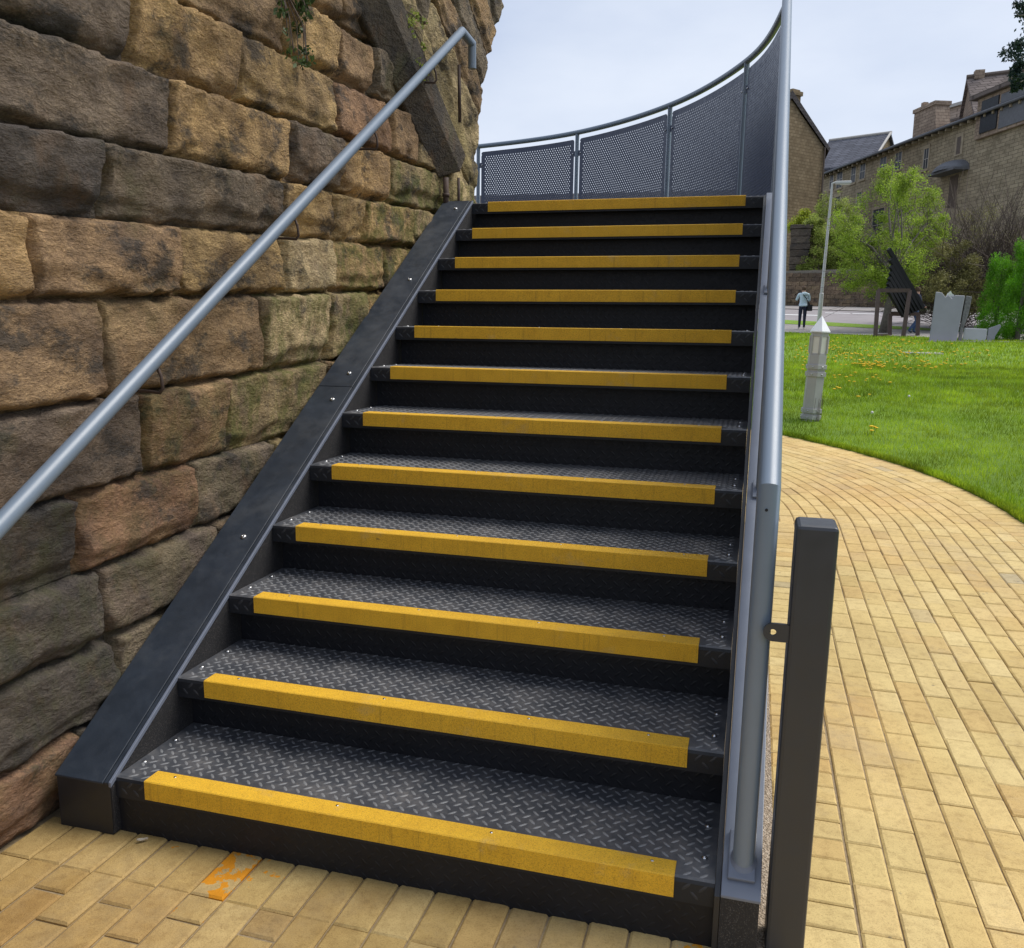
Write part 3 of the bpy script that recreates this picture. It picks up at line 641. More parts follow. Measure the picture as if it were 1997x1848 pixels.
# right stringer: dark web and pale flange
mb = MB(); mb.prism([(-.02, .0), (-.02, nz(-.02) - .008), (YT, ZT - .008), (YT, ZT - .42), (.30, 0)], XR + .001, XR + .014); mb.build('stringer_web', M['stringer'], stairs)
mb = MB(); mb.prism([(-.021, nz(-.021) - .008), (YT + .01, nz(YT + .01) - .008), (YT + .01, nz(YT + .01)), (-.021, nz(-.021))], XR + .0155, 1.7545); mb.build('stringer_flange', M['flange'], stairs, bevel=.002)
mb = MB(); mb.prism([(-.018, .0), (-.018, nz(-.018) - .009), (YT, ZT - .009), (YT, ZT - .42), (.30, 0)], XR + .0155, 1.752); mb.build('stringer', M['grit'], stairs)
# landing behind the top tread, carried on columns
mb = MB(); LZ = H1 + 11 * RI
lp = [(-.29, YT - .02 + .36)]; 
outl = [(-.29, 3.76), (1.72, 3.76), (1.56, 4.66), (.93, 5.84), (-.08, 6.73), (-1.25, 7.18), (-1.5, 7.2), (-1.5, 5.0), (-.29, 4.6)]
n = len(outl); mb.add([(x, y, LZ - .20) for x, y in outl] + [(x, y, LZ - .002) for x, y in outl], [tuple(range(n))[::-1], tuple(range(n, 2 * n))] + [(i, (i + 1) % n, n + (i + 1) % n, n + i) for i in range(n)])
mb.build('landing', M['riser'], stairs)
for x, y in ((1.5, 3.9), (.9, 5.2), (-.2, 5.9)):
    mb = MB(); mb.box((x - .05, y - .05, g(y) - .1), (x + .05, y + .05, LZ - .2)); mb.build('column', M['anthracite'], stairs, bevel=.004)

# ================================================================== STAIR RAILING (posts, rail, perforated panels)
railing = thing('stair_railing', (1.709, .05, .21), 'blue grey tubular railing with perforated panels curving round the stair top', 'railing')
RX, TR = 1.7095, .0262
zr = lambda y: 1.165 + .6325 * (y - .05)          # rail centre line along the flight
P0 = Vector((RX, .05, zr(.05)))
pts = [Vector((RX, .05, .205)), P0, Vector((RX - .004, 3.33, zr(3.33)))]
mb = MB(); mb.tube(pts[:2] + [P0 + Vector((0, .0, .0))][:0], TR, 24, cap=True)
# one mitred run: post and sloping rail
mb = MB(); mb.tube([Vector((RX, .05, .212)), P0, Vector((RX - .006, 3.45, zr(3.45)))], TR, 28); mb.build('handrail', M['rail'], railing, auto=True)
mb = MB(); mb.lathe([(.0036, 0), (.0036, .001)], (0, 0, 0), 10, M=Matrix.Translation((RX - .003, .05 - TR - .0006, 1.118)) @ Matrix.Rotation(R_(90), 4, 'X')); mb.build('drain_hole', M['black'], railing)
RZ = 3.345
LP = [Vector((1.703, 3.63, RZ)), Vector((1.474, 4.66, RZ)), Vector((.842, 5.77, RZ)), Vector((-.118, 6.63, RZ)), Vector((-1.25, 7.06, RZ))]
def cr(p0, p1, p2, p3, t): return .5 * ((2 * p1) + (p2 - p0) * t + (2 * p0 - 5 * p1 + 4 * p2 - p3) * t * t + (3 * p1 - p0 - 3 * p2 + p3) * t ** 3)
ext = [Vector((1.76, 2.6, RZ))] + LP + [Vector((-2.45, 7.25, RZ))]
SEG = [[cr(ext[i], ext[i + 1], ext[i + 2], ext[i + 3], t / 24) for t in range(25)] for i in range(4)]
run = [Vector((RX - .006, 3.45, zr(3.45))), Vector((RX - .006, 3.53, RZ - .004))] + SEG[0]
for s_ in SEG[1:]: run += s_[1:]
mb = MB(); mb.tube(run, .0225, 20); mb.build('curved_rail', M['rail'], railing, auto=True)
# landing posts with lugs
def lug(mb, c, d, h=.05, l=.07, th=.006):
    d = Vector(d).normalized(); w = Vector((-d.y, d.x, 0)); c = Vector(c)
    vs = [c + d * a + w * b + Vector((0, 0, e)) for e in (-h / 2, h / 2) for b in (-th / 2, th / 2) for a in (-l, l)]
    mb.add(vs, [(0, 2, 3, 1), (4, 5, 7, 6), (0, 1, 5, 4), (2, 6, 7, 3), (0, 4, 6, 2), (1, 3, 7, 5)])
for i, p in enumerate(LP):
    zb_ = LZ - .15
    mb = MB(); mb.tube([(p.x, p.y, zb_), (p.x, p.y, RZ - .005)], .019, 16); po = mb.build('post', M['rail'], railing, auto=True)
    d = (SEG[min(i, 3)][2] - SEG[min(i, 3)][0]) if i < 4 else SEG[3][-1] - SEG[3][-3]
    for z in (RZ - .19, 2.42):
        mb = MB(); lug(mb, (p.x, p.y, z), d); mb.build('lug', M['panel'], po)
    for z in (RZ - .19, 2.42):
        for s_ in (-1, 1):
            q = p + d.normalized() * .05 * s_; w = Vector((-d.y, d.x, 0)).normalized(); w = w if w.dot(CAMLOC - p) > 0 else -w
            mb = MB(); mb.lathe([(.009, 0), (.007, .006), (.001, .007)], (q.x, q.y, z), 8, M=(w.to_track_quat('Z', 'Y').to_matrix().to_4x4() @ Matrix.Translation((0, 0, .004)))); mb.build('bolt', M['bolt'], po, smooth=True)
for y in (1.235, 2.47):
    mb = MB(); mb.tube([(RX, y, nz(y) + .004), (RX - .003, y, zr(y) - .01)], .019, 16); po = mb.build('post', M['rail'], railing, auto=True)
    mb = MB(); mb.prism([(-.045, -.004), (.045, -.004), (.045, .006), (-.045, .006)], -.030, .030); m4 = Matrix.Translation((RX, y, nz(y) + .005)) @ RM
    mb.v = [tuple(m4 @ Vector(v)) for v in mb.v]; mb.build('base_plate', M['flange'], po, bevel=.002)
    mb = MB(); mb.lathe([(.010, 0), (.009, .006), (.005, .009)], (0, 0, 0), 8); m5 = m4 @ Matrix.Translation((-.005, -.032, .006)); mb.v = [tuple(m5 @ Vector(v)) for v in mb.v]; mb.build('bolt', M['bolt'], po, smooth=True)
mb = MB(); mb.prism([(-.052, -.004), (.075, -.004), (.075, .009), (-.052, .009)], -.033, .033); m4 = Matrix.Translation((RX - .003, .055, nz(.055) + .005)) @ RM
mb.v = [tuple(m4 @ Vector(v)) for v in mb.v]; mb.build('base_plate', M['flange'], railing, bevel=.003)
# weld collar
mb = MB(); pr = [(TR + .007, 0), (TR + .003, .006), (TR, .012)]; n = 24; VV = []
for r, h in pr:
    for j in range(n):
        a = 2 * math.pi * j / n; x, y = RX + r * math.cos(a), .05 + r * math.sin(a); VV.append((x, y, nz(y) + .0135 + h))
mb.add(VV, [(i * n + j, i * n + (j + 1) % n, (i + 1) * n + (j + 1) % n, (i + 1) * n + j) for i in range(2) for j in range(n)]); mb.build('weld', M['flange'], railing, smooth=True)

def perforated(name, L, Hf, f, parent, pitch=.0292, row=.0200, rad=.0061, margin=.042):
    """a sheet with real staggered holes; f(u, w) -> point; Hf height"""
    nu = max(2, 2 * int((L - 2 * margin) / pitch)); nw = max(2, int((Hf - 2 * margin) / row)); nw -= nw % 2 == 0
    du = (L - 2 * margin) / nu; dw = (Hf - 2 * margin) / nw
    V = []; F = []
    def vid(u, w): V.append(f(u, w)); return len(V) - 1
    grid = {}
    def gv(a, b):                                # half-step lattice
        k = (a, b)
        if k not in grid: grid[k] = vid(margin + a * du / 2, margin + b * dw / 2)
        return grid[k]
    for i in range(nu):
        for j in range(nw):
            rim = [gv(2 * i + a, 2 * j + b) for a, b in ((0, 0), (1, 0), (2, 0), (2, 1), (2, 2), (1, 2), (0, 2), (0, 1))]
            if (i + j) % 2 == 0:
                cx, cy = margin + (i + .5) * du, margin + (j + .5) * dw; rx, ry = rad * .88, rad
                hole = []
                for a, b in ((-.707, -.707), (0, -1), (.707, -.707), (1, 0), (.707, .707), (0, 1), (-.707, .707), (-1, 0)): hole.append(vid(cx + a * rx, cy + b * ry))
                F += [(rim[k], rim[(k + 1) % 8], hole[(k + 1) % 8], hole[k]) for k in range(8)]
            else: F.append(tuple(rim))
    # plain margin
    for i in range(2 * nu):
        a, b = margin + i * du / 2, margin + (i + 1) * du / 2
        for w0, jj in ((0, 0), (Hf, 2 * nw)):
            q = (vid(a, w0), vid(b, w0), gv(i + 1, jj), gv(i, jj)); F.append(q if jj == 0 else q[::-1])
    for j in range(2 * nw):
        a, b = margin + j * dw / 2, margin + (j + 1) * dw / 2
        for u0, ii in ((0, 0), (L, 2 * nu)):
            q = (vid(u0, a), vid(u0, b), gv(ii, j + 1), gv(ii, j)); F.append(q[::-1] if ii == 0 else q)
    c = .022
    for u0, w0, ii, jj, su, sw in ((0, 0, 0, 0, 1, 1), (L, 0, 2 * nu, 0, -1, 1), (L, Hf, 2 * nu, 2 * nw, -1, -1), (0, Hf, 0, 2 * nw, 1, -1)):
        arc = [vid(u0 + su * c * (1 - math.sin(a)), w0 + sw * c * (1 - math.cos(a))) for a in np.linspace(0, math.pi / 2, 5)]   # from the vertical side to the horizontal side
        poly = [gv(ii, jj), vid(u0 + su * margin, w0)] + [vid(u0 + su * c * (1 - math.cos(a)), w0 + sw * c * (1 - math.sin(a))) for a in np.linspace(0, math.pi / 2, 5)] + [vid(u0, w0 + sw * margin)]
        F.append(tuple(poly) if su * sw < 0 else tuple(poly[::-1]))
    mb = MB(); mb.add(V, F); o = mb.build(name, M['panel'], parent)
    bm = bmesh.new(); bm.from_mesh(o.data); bmesh.ops.remove_doubles(bm, verts=bm.verts, dist=.0004); bmesh.ops.recalc_face_normals(bm, faces=bm.faces); bm.to_mesh(o.data); bm.free()
    m = o.modifiers.new('sheet', 'SOLIDIFY'); m.thickness = .003; m.offset = 0
    return o
for s_ in SEG:
    cum = [0]
    for a, b in zip(s_[:-1], s_[1:]): cum.append(cum[-1] + (b - a).length)
    tot = cum[-1]; gp = .038
    def f(u, w, s_=s_, cum=cum):
        d = u + gp; i = max(0, min(23, int(np.searchsorted(cum, d)) - 1)); k = (d - cum[i]) / (cum[i + 1] - cum[i]); p = s_[i].lerp(s_[i + 1], k)
        return (p.x, p.y, 2.325 + w)
    perforated('perforated_panel', tot - 2 * gp, RZ - .0225 - .036 - 2.325, f, railing)
for ya, yb in ((.05, 1.235), (1.235, 2.47), (2.47, 3.63)):
    gp = .05 if ya < .1 else .04
    f = lambda u, w, ya=ya, gp=gp: (RX, ya + gp + u, nz(ya + gp + u) + .07 + w)
    perforated('perforated_panel', min(yb, 3.40) - ya - gp - .04, .80, f, railing)

# ================================================================== WALL HANDRAIL
wh = thing('wall_handrail', (-.2, 0, 1.1), 'grey tubular handrail sloping up along the stone wall on thin brackets', 'handrail')
hx = -.2; A0, A1 = Vector((hx, -.241, .989)), Vector((hx, 3.455, 3.292)); dirv = (A1 - A0).normalized()
mb = MB(); mb.tube([A0 - dirv * .62, A1, A1 + Vector((0, .20, -.012)), A1 + Vector((0, .205, -.16))], .0255, 24); mb.build('rail', M['rail'], wh, auto=True)
def onrail(y): return A0 + dirv * ((y - A0.y) / dirv.y)
for y in (.42, 1.33, 2.13, 2.95):
    p = onrail(y); zb_ = p.z - .105
    mb = MB(); mb.tube([(-.40, y, zb_ + .005), (-.235, y, zb_), (-.19, y, zb_ - .004), (-.178, y, zb_ + .01), (-.178 - .004, y, zb_ + .05), (-.196, y, p.z - .02)], .0052, 8)
    mb.build('bracket', M['rust'], wh, smooth=True)

# ================================================================== GATE POST
gp_ = thing('gate_post', (1.818, .05, 0), 'dark square steel gate post with a drilled lug in the foreground', 'post')
mb = MB(); mb.box((1.773, .0, -.05), (1.863, .105, 1.093)); mb.build('post', M['anthracite'], gp_, bevel=.009)
mb = MB(); cz, cx, r0, r1 = .8365, 1.7385, .0215, .0078; n = 24; y0, y1 = .006, .014
outer = [(cx + r0 * math.cos(a), cz + r0 * math.sin(a)) for a in np.linspace(math.pi / 2, 3 * math.pi / 2, n // 2 + 1)]
inner = [(cx + r1 * math.cos(a), cz + r1 * math.sin(a)) for a in np.linspace(math.pi / 2, 3 * math.pi / 2, n // 2 + 1)]
inr = [(cx + r1 * math.cos(a), cz + r1 * math.sin(a)) for a in np.linspace(math.pi / 2, -math.pi / 2, n // 2 + 1)]
xe = 1.774; oe = [(cx + (xe - cx) * s, cz + r0) for s in (0, .5)] + [(xe, cz + r0), (xe, cz - r0)] + [(cx + (xe - cx) * s, cz - r0) for s in (.5, 0)]
def ringpair(o, i):
    V = [(x, y, z) for y in (y0, y1) for x, z in o + i]; k = len(o); F = []
    for a in range(k - 1):
        F += [(a, a + 1, k + a + 1, k + a), (2 * k + a, 3 * k + a, 3 * k + a + 1, 2 * k + a + 1), (a, 2 * k + a, 2 * k + a + 1, a + 1), (k + a, k + a + 1, 3 * k + a + 1, 3 * k + a)]
    mb.add(V, F)
ringpair(outer, inner)
rs = [(xe - (1 - abs(math.cos(a))) * 0, cz + r0 * math.cos(b)) for a, b in ()]
orr = [(cx + (xe - cx) * min(1, 1.6 * s) if s <= .625 else xe, cz + r0 * (1 if s <= .625 else 1 - (s - .625) / .375)) for s in np.linspace(0, 1, n // 4 + 1)]
orr = orr + [(x, 2 * cz - z) for x, z in orr[-2::-1]]
ringpair(orr, inr)
mb.build('lug', M['anthracite'], gp_)
# ================================================================== BOLLARD LIGHT
bp = onground(1580, 819, .015); BH = 1.0
u_, v_, d_ = proj(bp); BS = 197 * d_ / FPX / math.cos(R_(10.6)) / 1.0      # real height from its size at that distance
bol = thing('bollard_light', bp, 'grey six sided bollard light with white pointed cap standing in the lawn', 'bollard')
TB = Matrix.Translation(bp) @ Matrix.Rotation(R_(2.0), 4, 'Y') @ Matrix.Rotation(R_(36), 4, 'Z')
def hexa(mb, r0, z0, r1, z1, m=0):
    vs = [TB @ Vector((r * BS * math.cos(R_(60 * i)), r * BS * math.sin(R_(60 * i)), z * BS)) for r, z in ((r0, z0), (r1, z1)) for i in range(6)]
    mb.add(vs, [(0, 5, 4, 3, 2, 1), (6, 7, 8, 9, 10, 11)] + [(i, (i + 1) % 6, 6 + (i + 1) % 6, 6 + i) for i in range(6)], m)
def hpart(nm, segs, m, par=bol, bev=.003):
    mb = MB()
    for s_ in segs: hexa(mb, *s_)
    return mb.build(nm, M[m], par, bevel=bev)
hpart('shaft', [(.089, -.05, .089, .63)], 'bollard'); 
for z in (.012, .075, .425, .495):
    b_ = hpart('band', [(.103, z, .103, z + .042)], 'bollard')
    for i in range(6):
        a = R_(60 * i + 30); M6 = TB @ Matrix.Rotation(a, 4, 'Z') @ Matrix.Translation((.0895 * BS, 0, (z + .021) * BS)) @ Matrix.Rotation(R_(90), 4, 'Y')
        mb = MB(); mb.lathe([(.0085 * BS, 0), (.007 * BS, .006 * BS), (.002 * BS, .008 * BS)], (0, 0, 0), 10); mb.v = [tuple(M6 @ Vector(p)) for p in mb.v]; mb.build('bolt', M['bolt'], b_, smooth=True)
hpart('lantern_body', [(.085, .63, .085, .645), (.085, .80, .085, .842)], 'bollard')
hpart('diffuser', [(.079, .644, .079, .81)], 'diffuser', bev=0)
mb = MB()
for i in range(6):
    a = R_(60 * i); c = TB @ Vector((.083 * BS * math.cos(a), .083 * BS * math.sin(a), .645 * BS)); e = TB @ Vector((.083 * BS * math.cos(a), .083 * BS * math.sin(a), .81 * BS)); mb.tube([c, e], .012 * BS, 6)
mb.build('lantern_frame', M['bollard'], bol)
hpart('cap', [(.098, .842, .098, .853), (.098, .853, .002, .998)], 'bollard_white', bev=0)
mb = MB()
for a0 in (-60, 0):                               # grass stems leaning on the shaft
    for k in range(5):
        a = R_(a0 - 60 + random.uniform(0, 50)); r = .098 * BS; z1 = random.uniform(.1, .28) * BS
        p = TB @ Vector((r * math.cos(a), r * math.sin(a), 0)); q = TB @ Vector((r * .97 * math.cos(a + .1), r * .97 * math.sin(a + .1), z1)); mb.tube([p, q], .0018, 4)
tag(mb.build('dry_stems', M['twig']), kind='stuff')

# ================================================================== SCULPTURES
def bar(mb, a, b, w, h=None):
    a, b = Vector(a), Vector(b); d = (b - a).normalized(); up = Vector((0, 0, 1)) if abs(d.z) < .9 else Vector((0, 1, 0)); s = d.cross(up).normalized() * w / 2; t = s.cross(d).normalized() * (h or w) / 2
    vs = [p + i * s + j * t for p in (a, b) for i, j in ((-1, -1), (1, -1), (1, 1), (-1, 1))]
    mb.add(vs, [(3, 2, 1, 0), (4, 5, 6, 7)] + [(i, (i + 1) % 4, 4 + (i + 1) % 4, 4 + i) for i in range(4)])
DF = 28.0; fl = at(1706, 656, DF); fr = at(1761, 660, DF - .3); sc_w = (fr - fl).length
bz = g(fl.y)
scu = thing('slatted_sculpture', (fl.x, fl.y, fl.z), 'abstract sculpture of slanting black slats in a brown steel frame', 'sculpture')
A = {'fl': at(1707, 655, DF), 'fr': at(1761, 659, DF), 'tl': at(1713, 566, DF), 'tr': at(1774, 566, DF), 'bl': at(1735, 654, DF + 1.3), 'btl': at(1736, 612, DF + 1.3), 'br': at(1789, 657, DF + 1.3), 'btr': at(1791, 612, DF + 1.3)}
for a, b in (('fl', 'tl'), ('fr', 'tr'), ('tl', 'tr'), ('bl', 'btl'), ('br', 'btr'), ('btl', 'btr'), ('fl', 'bl'), ('fr', 'br')):
    mb = MB(); bar(mb, A[a], A[b], .12); mb.build('frame_bar', M['frame_brown'], scu)
for k in range(7):
    u1, v1 = 1800 - 6.4 * k, 600 + 2.6 * k; v0 = (485, 505, 519, 531, 541, 551, 561)[k]; u0 = u1 - (v1 - v0) * .583
    mb = MB(); bar(mb, at(u0, v0, DF + .1), at(u1, v1, DF + .9), .098, .12); mb.build('slat', M['slat'], scu)
mb = MB(); c = at(1748, 660, DF + .5); mb.box((c.x - 1.25, c.y - 1.3, g(c.y) - .5), (c.x + 1.0, c.y + 1.3, c.z + .01)); tag(mb.build('plinth', M['footway'], bevel=.02), 'low concrete plinth under the slatted sculpture', 'plinth')

DS = 25.0
def slab_from(px, d, depth, back=(0, 0)):         # front outline at distance d, carried back by depth
    fr_ = [at(u, v, d) for u, v in px]; fw = ray(1850, 620); fw.z = 0; fw = fw.normalized() * depth + Vector((back[0], 0, back[1]))
    mb = MB(); n = len(fr_); mb.add(fr_ + [p + fw for p in fr_], [tuple(range(n)), tuple(range(n, 2 * n))[::-1]] + [(i, n + i, n + (i + 1) % n, (i + 1) % n) for i in range(n)]); return mb
sb = thing('stone_block', at(1840, 672, DS), 'tall upright grey stone block with a chipped top on the lawn edge', 'sculpture')
mb = slab_from([(1811, 669), (1864, 674.5), (1882, 576), (1862, 575), (1857, 582), (1850, 575), (1844, 579), (1837, 570), (1825, 568.5)], DS, .55); mb.build('block', M['slab'], sb, bevel=.02)
mb = slab_from([(1866, 674.5), (1874, 675), (1879, 640), (1889, 612), (1896, 578), (1884, 576)], DS + .12, .5); mb.build('split_side', M['slab_rough'], sb, bevel=.02)
mb = MB()
for u, v in ((1849, 577), (1858, 580), (1853, 574)):
    p = at(u, v, DS + .1); s = .09; vs = [p + Vector((random.uniform(-s, s), random.uniform(-s, s), random.uniform(-s, s))) for _ in range(7)]
    mb.add([p + Vector((-s, 0, -s)), p + Vector((s, 0, -s * .4)), p + Vector((0, s, s)), p + Vector((0, -s * .5, s * 1.1))], [(0, 1, 3), (1, 2, 3), (2, 0, 3), (0, 2, 1)])
mb.build('fresh_chip', M['white'], sb)
lb = thing('low_block', at(1900, 672, DS + .6), 'low pale grey stone block with a raised wing beside the tall block', 'sculpture')
mb = slab_from([(1876, 672), (1920.5, 674), (1926, 641), (1882, 639)], DS + .6, .9); mb.build('block', M['slab_light'], lb, bevel=.02)
mb = slab_from([(1922, 674), (1937, 672), (1941, 655), (1953, 636), (1950, 632), (1928, 640)], DS + .6, .35); mb.build('wing', M['slab'], lb, bevel=.015)
mb = MB()
for i in range(9):
    a, b = at(1808 + i * 22, 676 + i * .9, DS - .2), at(1808 + (i + 1) * 22 - 1, 676 + (i + 1) * .9, DS - .2)
    zt = max(g(a.y) + .05, a.z); mb.add([Vector((a.x, a.y, zt - .3)), Vector((b.x, b.y, zt - .3)), Vector((b.x, b.y, zt)), Vector((a.x, a.y, zt)), Vector((a.x + .1, a.y + .4, zt - .3)), Vector((b.x + .1, b.y + .4, zt - .3)), Vector((b.x + .1, b.y + .4, zt)), Vector((a.x + .1, a.y + .4, zt))], [(0, 1, 2, 3), (3, 2, 6, 7), (5, 4, 7, 6), (1, 5, 6, 2), (4, 0, 3, 7)])
tag(mb.build('lawn_edging', M['kerb']), 'pale stone edging along the back of the lawn', 'edging')
c = onground(1803, 688, .02); mb = MB(); mb.box((c.x - .45, c.y - .35, c.z - .05), (c.x + .35, c.y + .5, c.z + .012)); tag(mb.build('flat_stone', M['kerb'], bevel=.02), 'flat pale stone lying in the lawn before the grey block', 'stone')

# ================================================================== PEOPLE
def person(name, base, yaw, label, joints, edges, colours, extras, H=1.70):
    root = thing(name, base, label, 'person')
    names = list(joints); MX = Matrix.Translation(base) @ Matrix.Rotation(yaw, 4, 'Z') @ Matrix.Scale(H / 1.7, 4)
    me = bpy.data.meshes.new('body'); me.from_pydata([joints[n][:3] for n in names], [(names.index(a), names.index(b)) for a, b in edges], [])
    tmp = bpy.data.objects.new('tmp', me); COL.objects.link(tmp)
    sk = tmp.modifiers.new('s', 'SKIN'); sk.use_smooth_shade = True
    for i, n in enumerate(names):
        r = joints[n][3]; me.skin_vertices[0].data[i].radius = r if isinstance(r, tuple) else (r, r)
        me.skin_vertices[0].data[i].use_root = (n == 'pelvis')
    tmp.modifiers.new('d', 'SUBSURF').levels = 1
    dg = bpy.context.evaluated_depsgraph_get(); dg.update(); m2 = bpy.data.meshes.new_from_object(tmp.evaluated_get(dg)); bpy.data.objects.remove(tmp)
    for k in colours[0]: m2.materials.append(M[k])
    for p in m2.polygons: p.material_index = colours[1](p.center); p.use_smooth = True
    m2.transform(MX); m2.name = 'body'; link('body', m2, root)
    for nm, mbx, mat, sm in extras:
        mbx.v = [tuple(MX @ Vector(p)) for p in mbx.v]; mbx.build(nm, M[mat], root, smooth=sm)
    return root
def ell(c, r, n=10, cut=None):
    mb = MB(); prof = [(max(.002, math.sin(a)) , -math.cos(a)) for a in np.linspace(0, math.pi, 8)]
    mb.lathe(prof, (0, 0, 0), n); mb.v = [(c[0] + x * r[0], c[1] + y * r[1], c[2] + z * r[2]) for x, y, z in mb.v]; return mb
J = dict(pelvis=(0, 0, .93, (.155, .115)), waist=(0, .01, 1.08, (.15, .11)), chest=(0, .01, 1.28, (.175, .12)), neck=(0, .01, 1.45, .062), head=(-.01, .05, 1.575, (.078, .092)), crown=(-.01, .05, 1.66, .06),
    hl=(-.085, 0, .87, .095), kl=(-.095, .01, .48, .068), al=(-.10, -.01, .09, .048), tl=(-.11, .13, .04, .04), hr=(.085, 0, .87, .095), kr=(.085, .0, .48, .068), ar=(.085, -.02, .09, .048), tr=(.10, .11, .04, .04),
    sl=(-.19, .01, 1.39, .062), el=(-.27, .05, 1.14, .05), wl=(-.16, .27, 1.28, .036), fl=(-.12, .32, 1.35, .03), sr=(.19, .01, 1.39, .062), er=(.245, .06, 1.12, .05), wr=(.10, .26, 1.20, .036), fr=(.05, .32, 1.28, .03))
E_ = [('pelvis', 'waist'), ('waist', 'chest'), ('chest', 'neck'), ('neck', 'head'), ('head', 'crown'), ('pelvis', 'hl'), ('hl', 'kl'), ('kl', 'al'), ('al', 'tl'), ('pelvis', 'hr'), ('hr', 'kr'), ('kr', 'ar'), ('ar', 'tr'), ('chest', 'sl'), ('sl', 'el'), ('el', 'wl'), ('wl', 'fl'), ('chest', 'sr'), ('sr', 'er'), ('er', 'wr'), ('wr', 'fr')]
def cut1(c):
    if c.y > .285 and c.z > 1.1 and c.z < 1.45: return 2
    if c.z > 1.45: return 2
    if c.z > .96: return 0
    if c.z < .085: return 3
    return 1
bag = MB(); bag.box((.15, -.17, .72), (.33, -.03, .97)); 
strap = MB(); strap.tube([(.22, -.12, .96), (.12, -.155, 1.15), (-.05, -.14, 1.36), (-.12, -.02, 1.45), (-.03, .12, 1.36), (.14, .15, 1.1), (.24, .0, .95)], .016, 6)
hood = ell((0, -.085, 1.385), (.135, .075, .085)); hair = ell((-.01, .03, 1.60), (.095, .108, .112)); hem = MB(); hem.lathe([(.168, .90), (.172, .93), (.165, 1.0)], (0, 0, 0), 14); hem.v = [(x, y * .76 + .005, z) for x, y, z in hem.v]
pb = onground(1563, 641.5, .03)
person('person', pb, R_(8), 'person in pale blue hooded jacket and navy trousers with black shoulder bag', J, E_, (['jacket', 'navy', 'skin', 'shoe'], cut1), [('shoulder_bag', bag, 'black', False), ('bag_strap', strap, 'black', True), ('hood', hood, 'jacket', True), ('hair', hair, 'hair', True), ('jacket_hem', hem, 'jacket', True)], H=1.0 * 82 * proj(pb)[2] / FPX)
J2 = dict(J); J2.update(kl=(-.10, .16, .50, .068), al=(-.10, .05, .10, .048), tl=(-.10, .18, .05, .04), kr=(.085, .06, .48, .068), ar=(.085, -.22, .11, .048), tr=(.09, -.09, .04, .04), el=(-.26, -.08, 1.13, .05), wl=(-.25, .10, .95, .036), fl=(-.24, .17, .90, .03), er=(.26, .05, 1.12, .05), wr=(.24, .22, .98, .036), fr=(.22, .29, .95, .03))
def cut2(c):
    if c.z > 1.45: return 2
    if abs(c.x) > .17 and c.z < .99 and c.z > .85: return 2
    return 0 if c.z > .93 else (3 if c.z < .085 else 1)
p2 = at(1780, 653, 30.3); p2.z = g(p2.y) + .02
person('person', p2, R_(-70), 'person in dark jacket and blue jeans walking behind the slatted sculpture', J2, E_, (['darkblue', 'jeans', 'skin', 'black'], cut2), [('hair', ell((-.01, .03, 1.60), (.095, .108, .112)), 'hair', True)], H=1.6)

# ================================================================== STREET LAMP
lp0 = onground(1597, 629.5, .03); ltop = at(1631, 371, proj(lp0)[2]); H_ = ltop.z - lp0.z
lamp = thing('street_lamp', lp0, 'slender grey street lamp on the verge beyond the lawn', 'street lamp')
mb = MB(); tp = Vector((lp0.x + .10, lp0.y, lp0.z + H_)); mb.tube([lp0 - Vector((0, 0, .1)), lp0 + Vector((.02, 0, 1.2)), lp0 + Vector((.02, 0, 1.22)), tp], [.085, .085, .062, .045], 12); mb.build('pole', M['galv'], lamp, auto=True)
mb = MB(); mb.tube([tp, tp + Vector((0, 0, .10)), tp + Vector((.14, 0, .16)), tp + Vector((.25, 0, .15))], .035, 8); mb.build('arm', M['galv'], lamp, auto=True)
mb = MB(); mb.box((tp.x + .12, tp.y - .12, tp.z + .07), (tp.x + .72, tp.y + .12, tp.z + .19)); hd = mb.build('lamp_head', M['galv'], lamp, bevel=.03)
mb = MB(); mb.box((tp.x + .3, tp.y - .09, tp.z + .05), (tp.x + .66, tp.y + .09, tp.z + .069)); mb.build('lens', M['diffuser'], hd)

# ================================================================== ROADSIDE WALL
rw = thing('roadside_wall', (5, W1(5) + 1.4, 3), 'old coursed stone retaining wall across the road below the shrubs', 'wall')
wa, wb = Vector((2.2, W1(2.2) + 1.25, 0)), Vector((10.5, W1(10.5) + 1.25, 0)); wd = (wb - wa).normalized(); wnorm = Vector((wd.y, -wd.x, 0))
BM_ = []
for i in range(4):
    rr = random.Random(i); mb = MB(); w, h, j = .5, .25, .012
    V = [(x * w / 2 + rr.uniform(-j, j), -.12 if not f else rr.uniform(.0, .03), z * h / 2 + rr.uniform(-j, j)) for f in (0, 1) for x, z in ((-1, -1), (1, -1), (1, 1), (-1, 1))]
    mb.add(V, [(4, 5, 6, 7)] + [(i, i + 4, (i + 1) % 4 + 4, (i + 1) % 4) for i in range(4)]); BM_.append(mb.mesh('stone', M['stone_far']))
mb = MB(); zb0, zt0 = g(wa.y) - .3, g(wa.y) + 2.2
b2 = [wa, wb]; V = [p + Vector((0, 0, z)) - wnorm * o for p in b2 for z in (zb0, zt0) for o in (.1, .6)]
mb.add(V, [(0, 4, 6, 2), (1, 3, 7, 5), (2, 6, 7, 3), (0, 2, 3, 1), (4, 5, 7, 6), (0, 1, 5, 4)]); mb.build('wall_core', M['mortar'], rw)
rot = Matrix(((wd.x, wnorm.x, 0, 0), (wd.y, wnorm.y, 0, 0), (0, 0, 1, 0), (0, 0, 0, 1)))
LEN = (wb - wa).length; nrow = 8
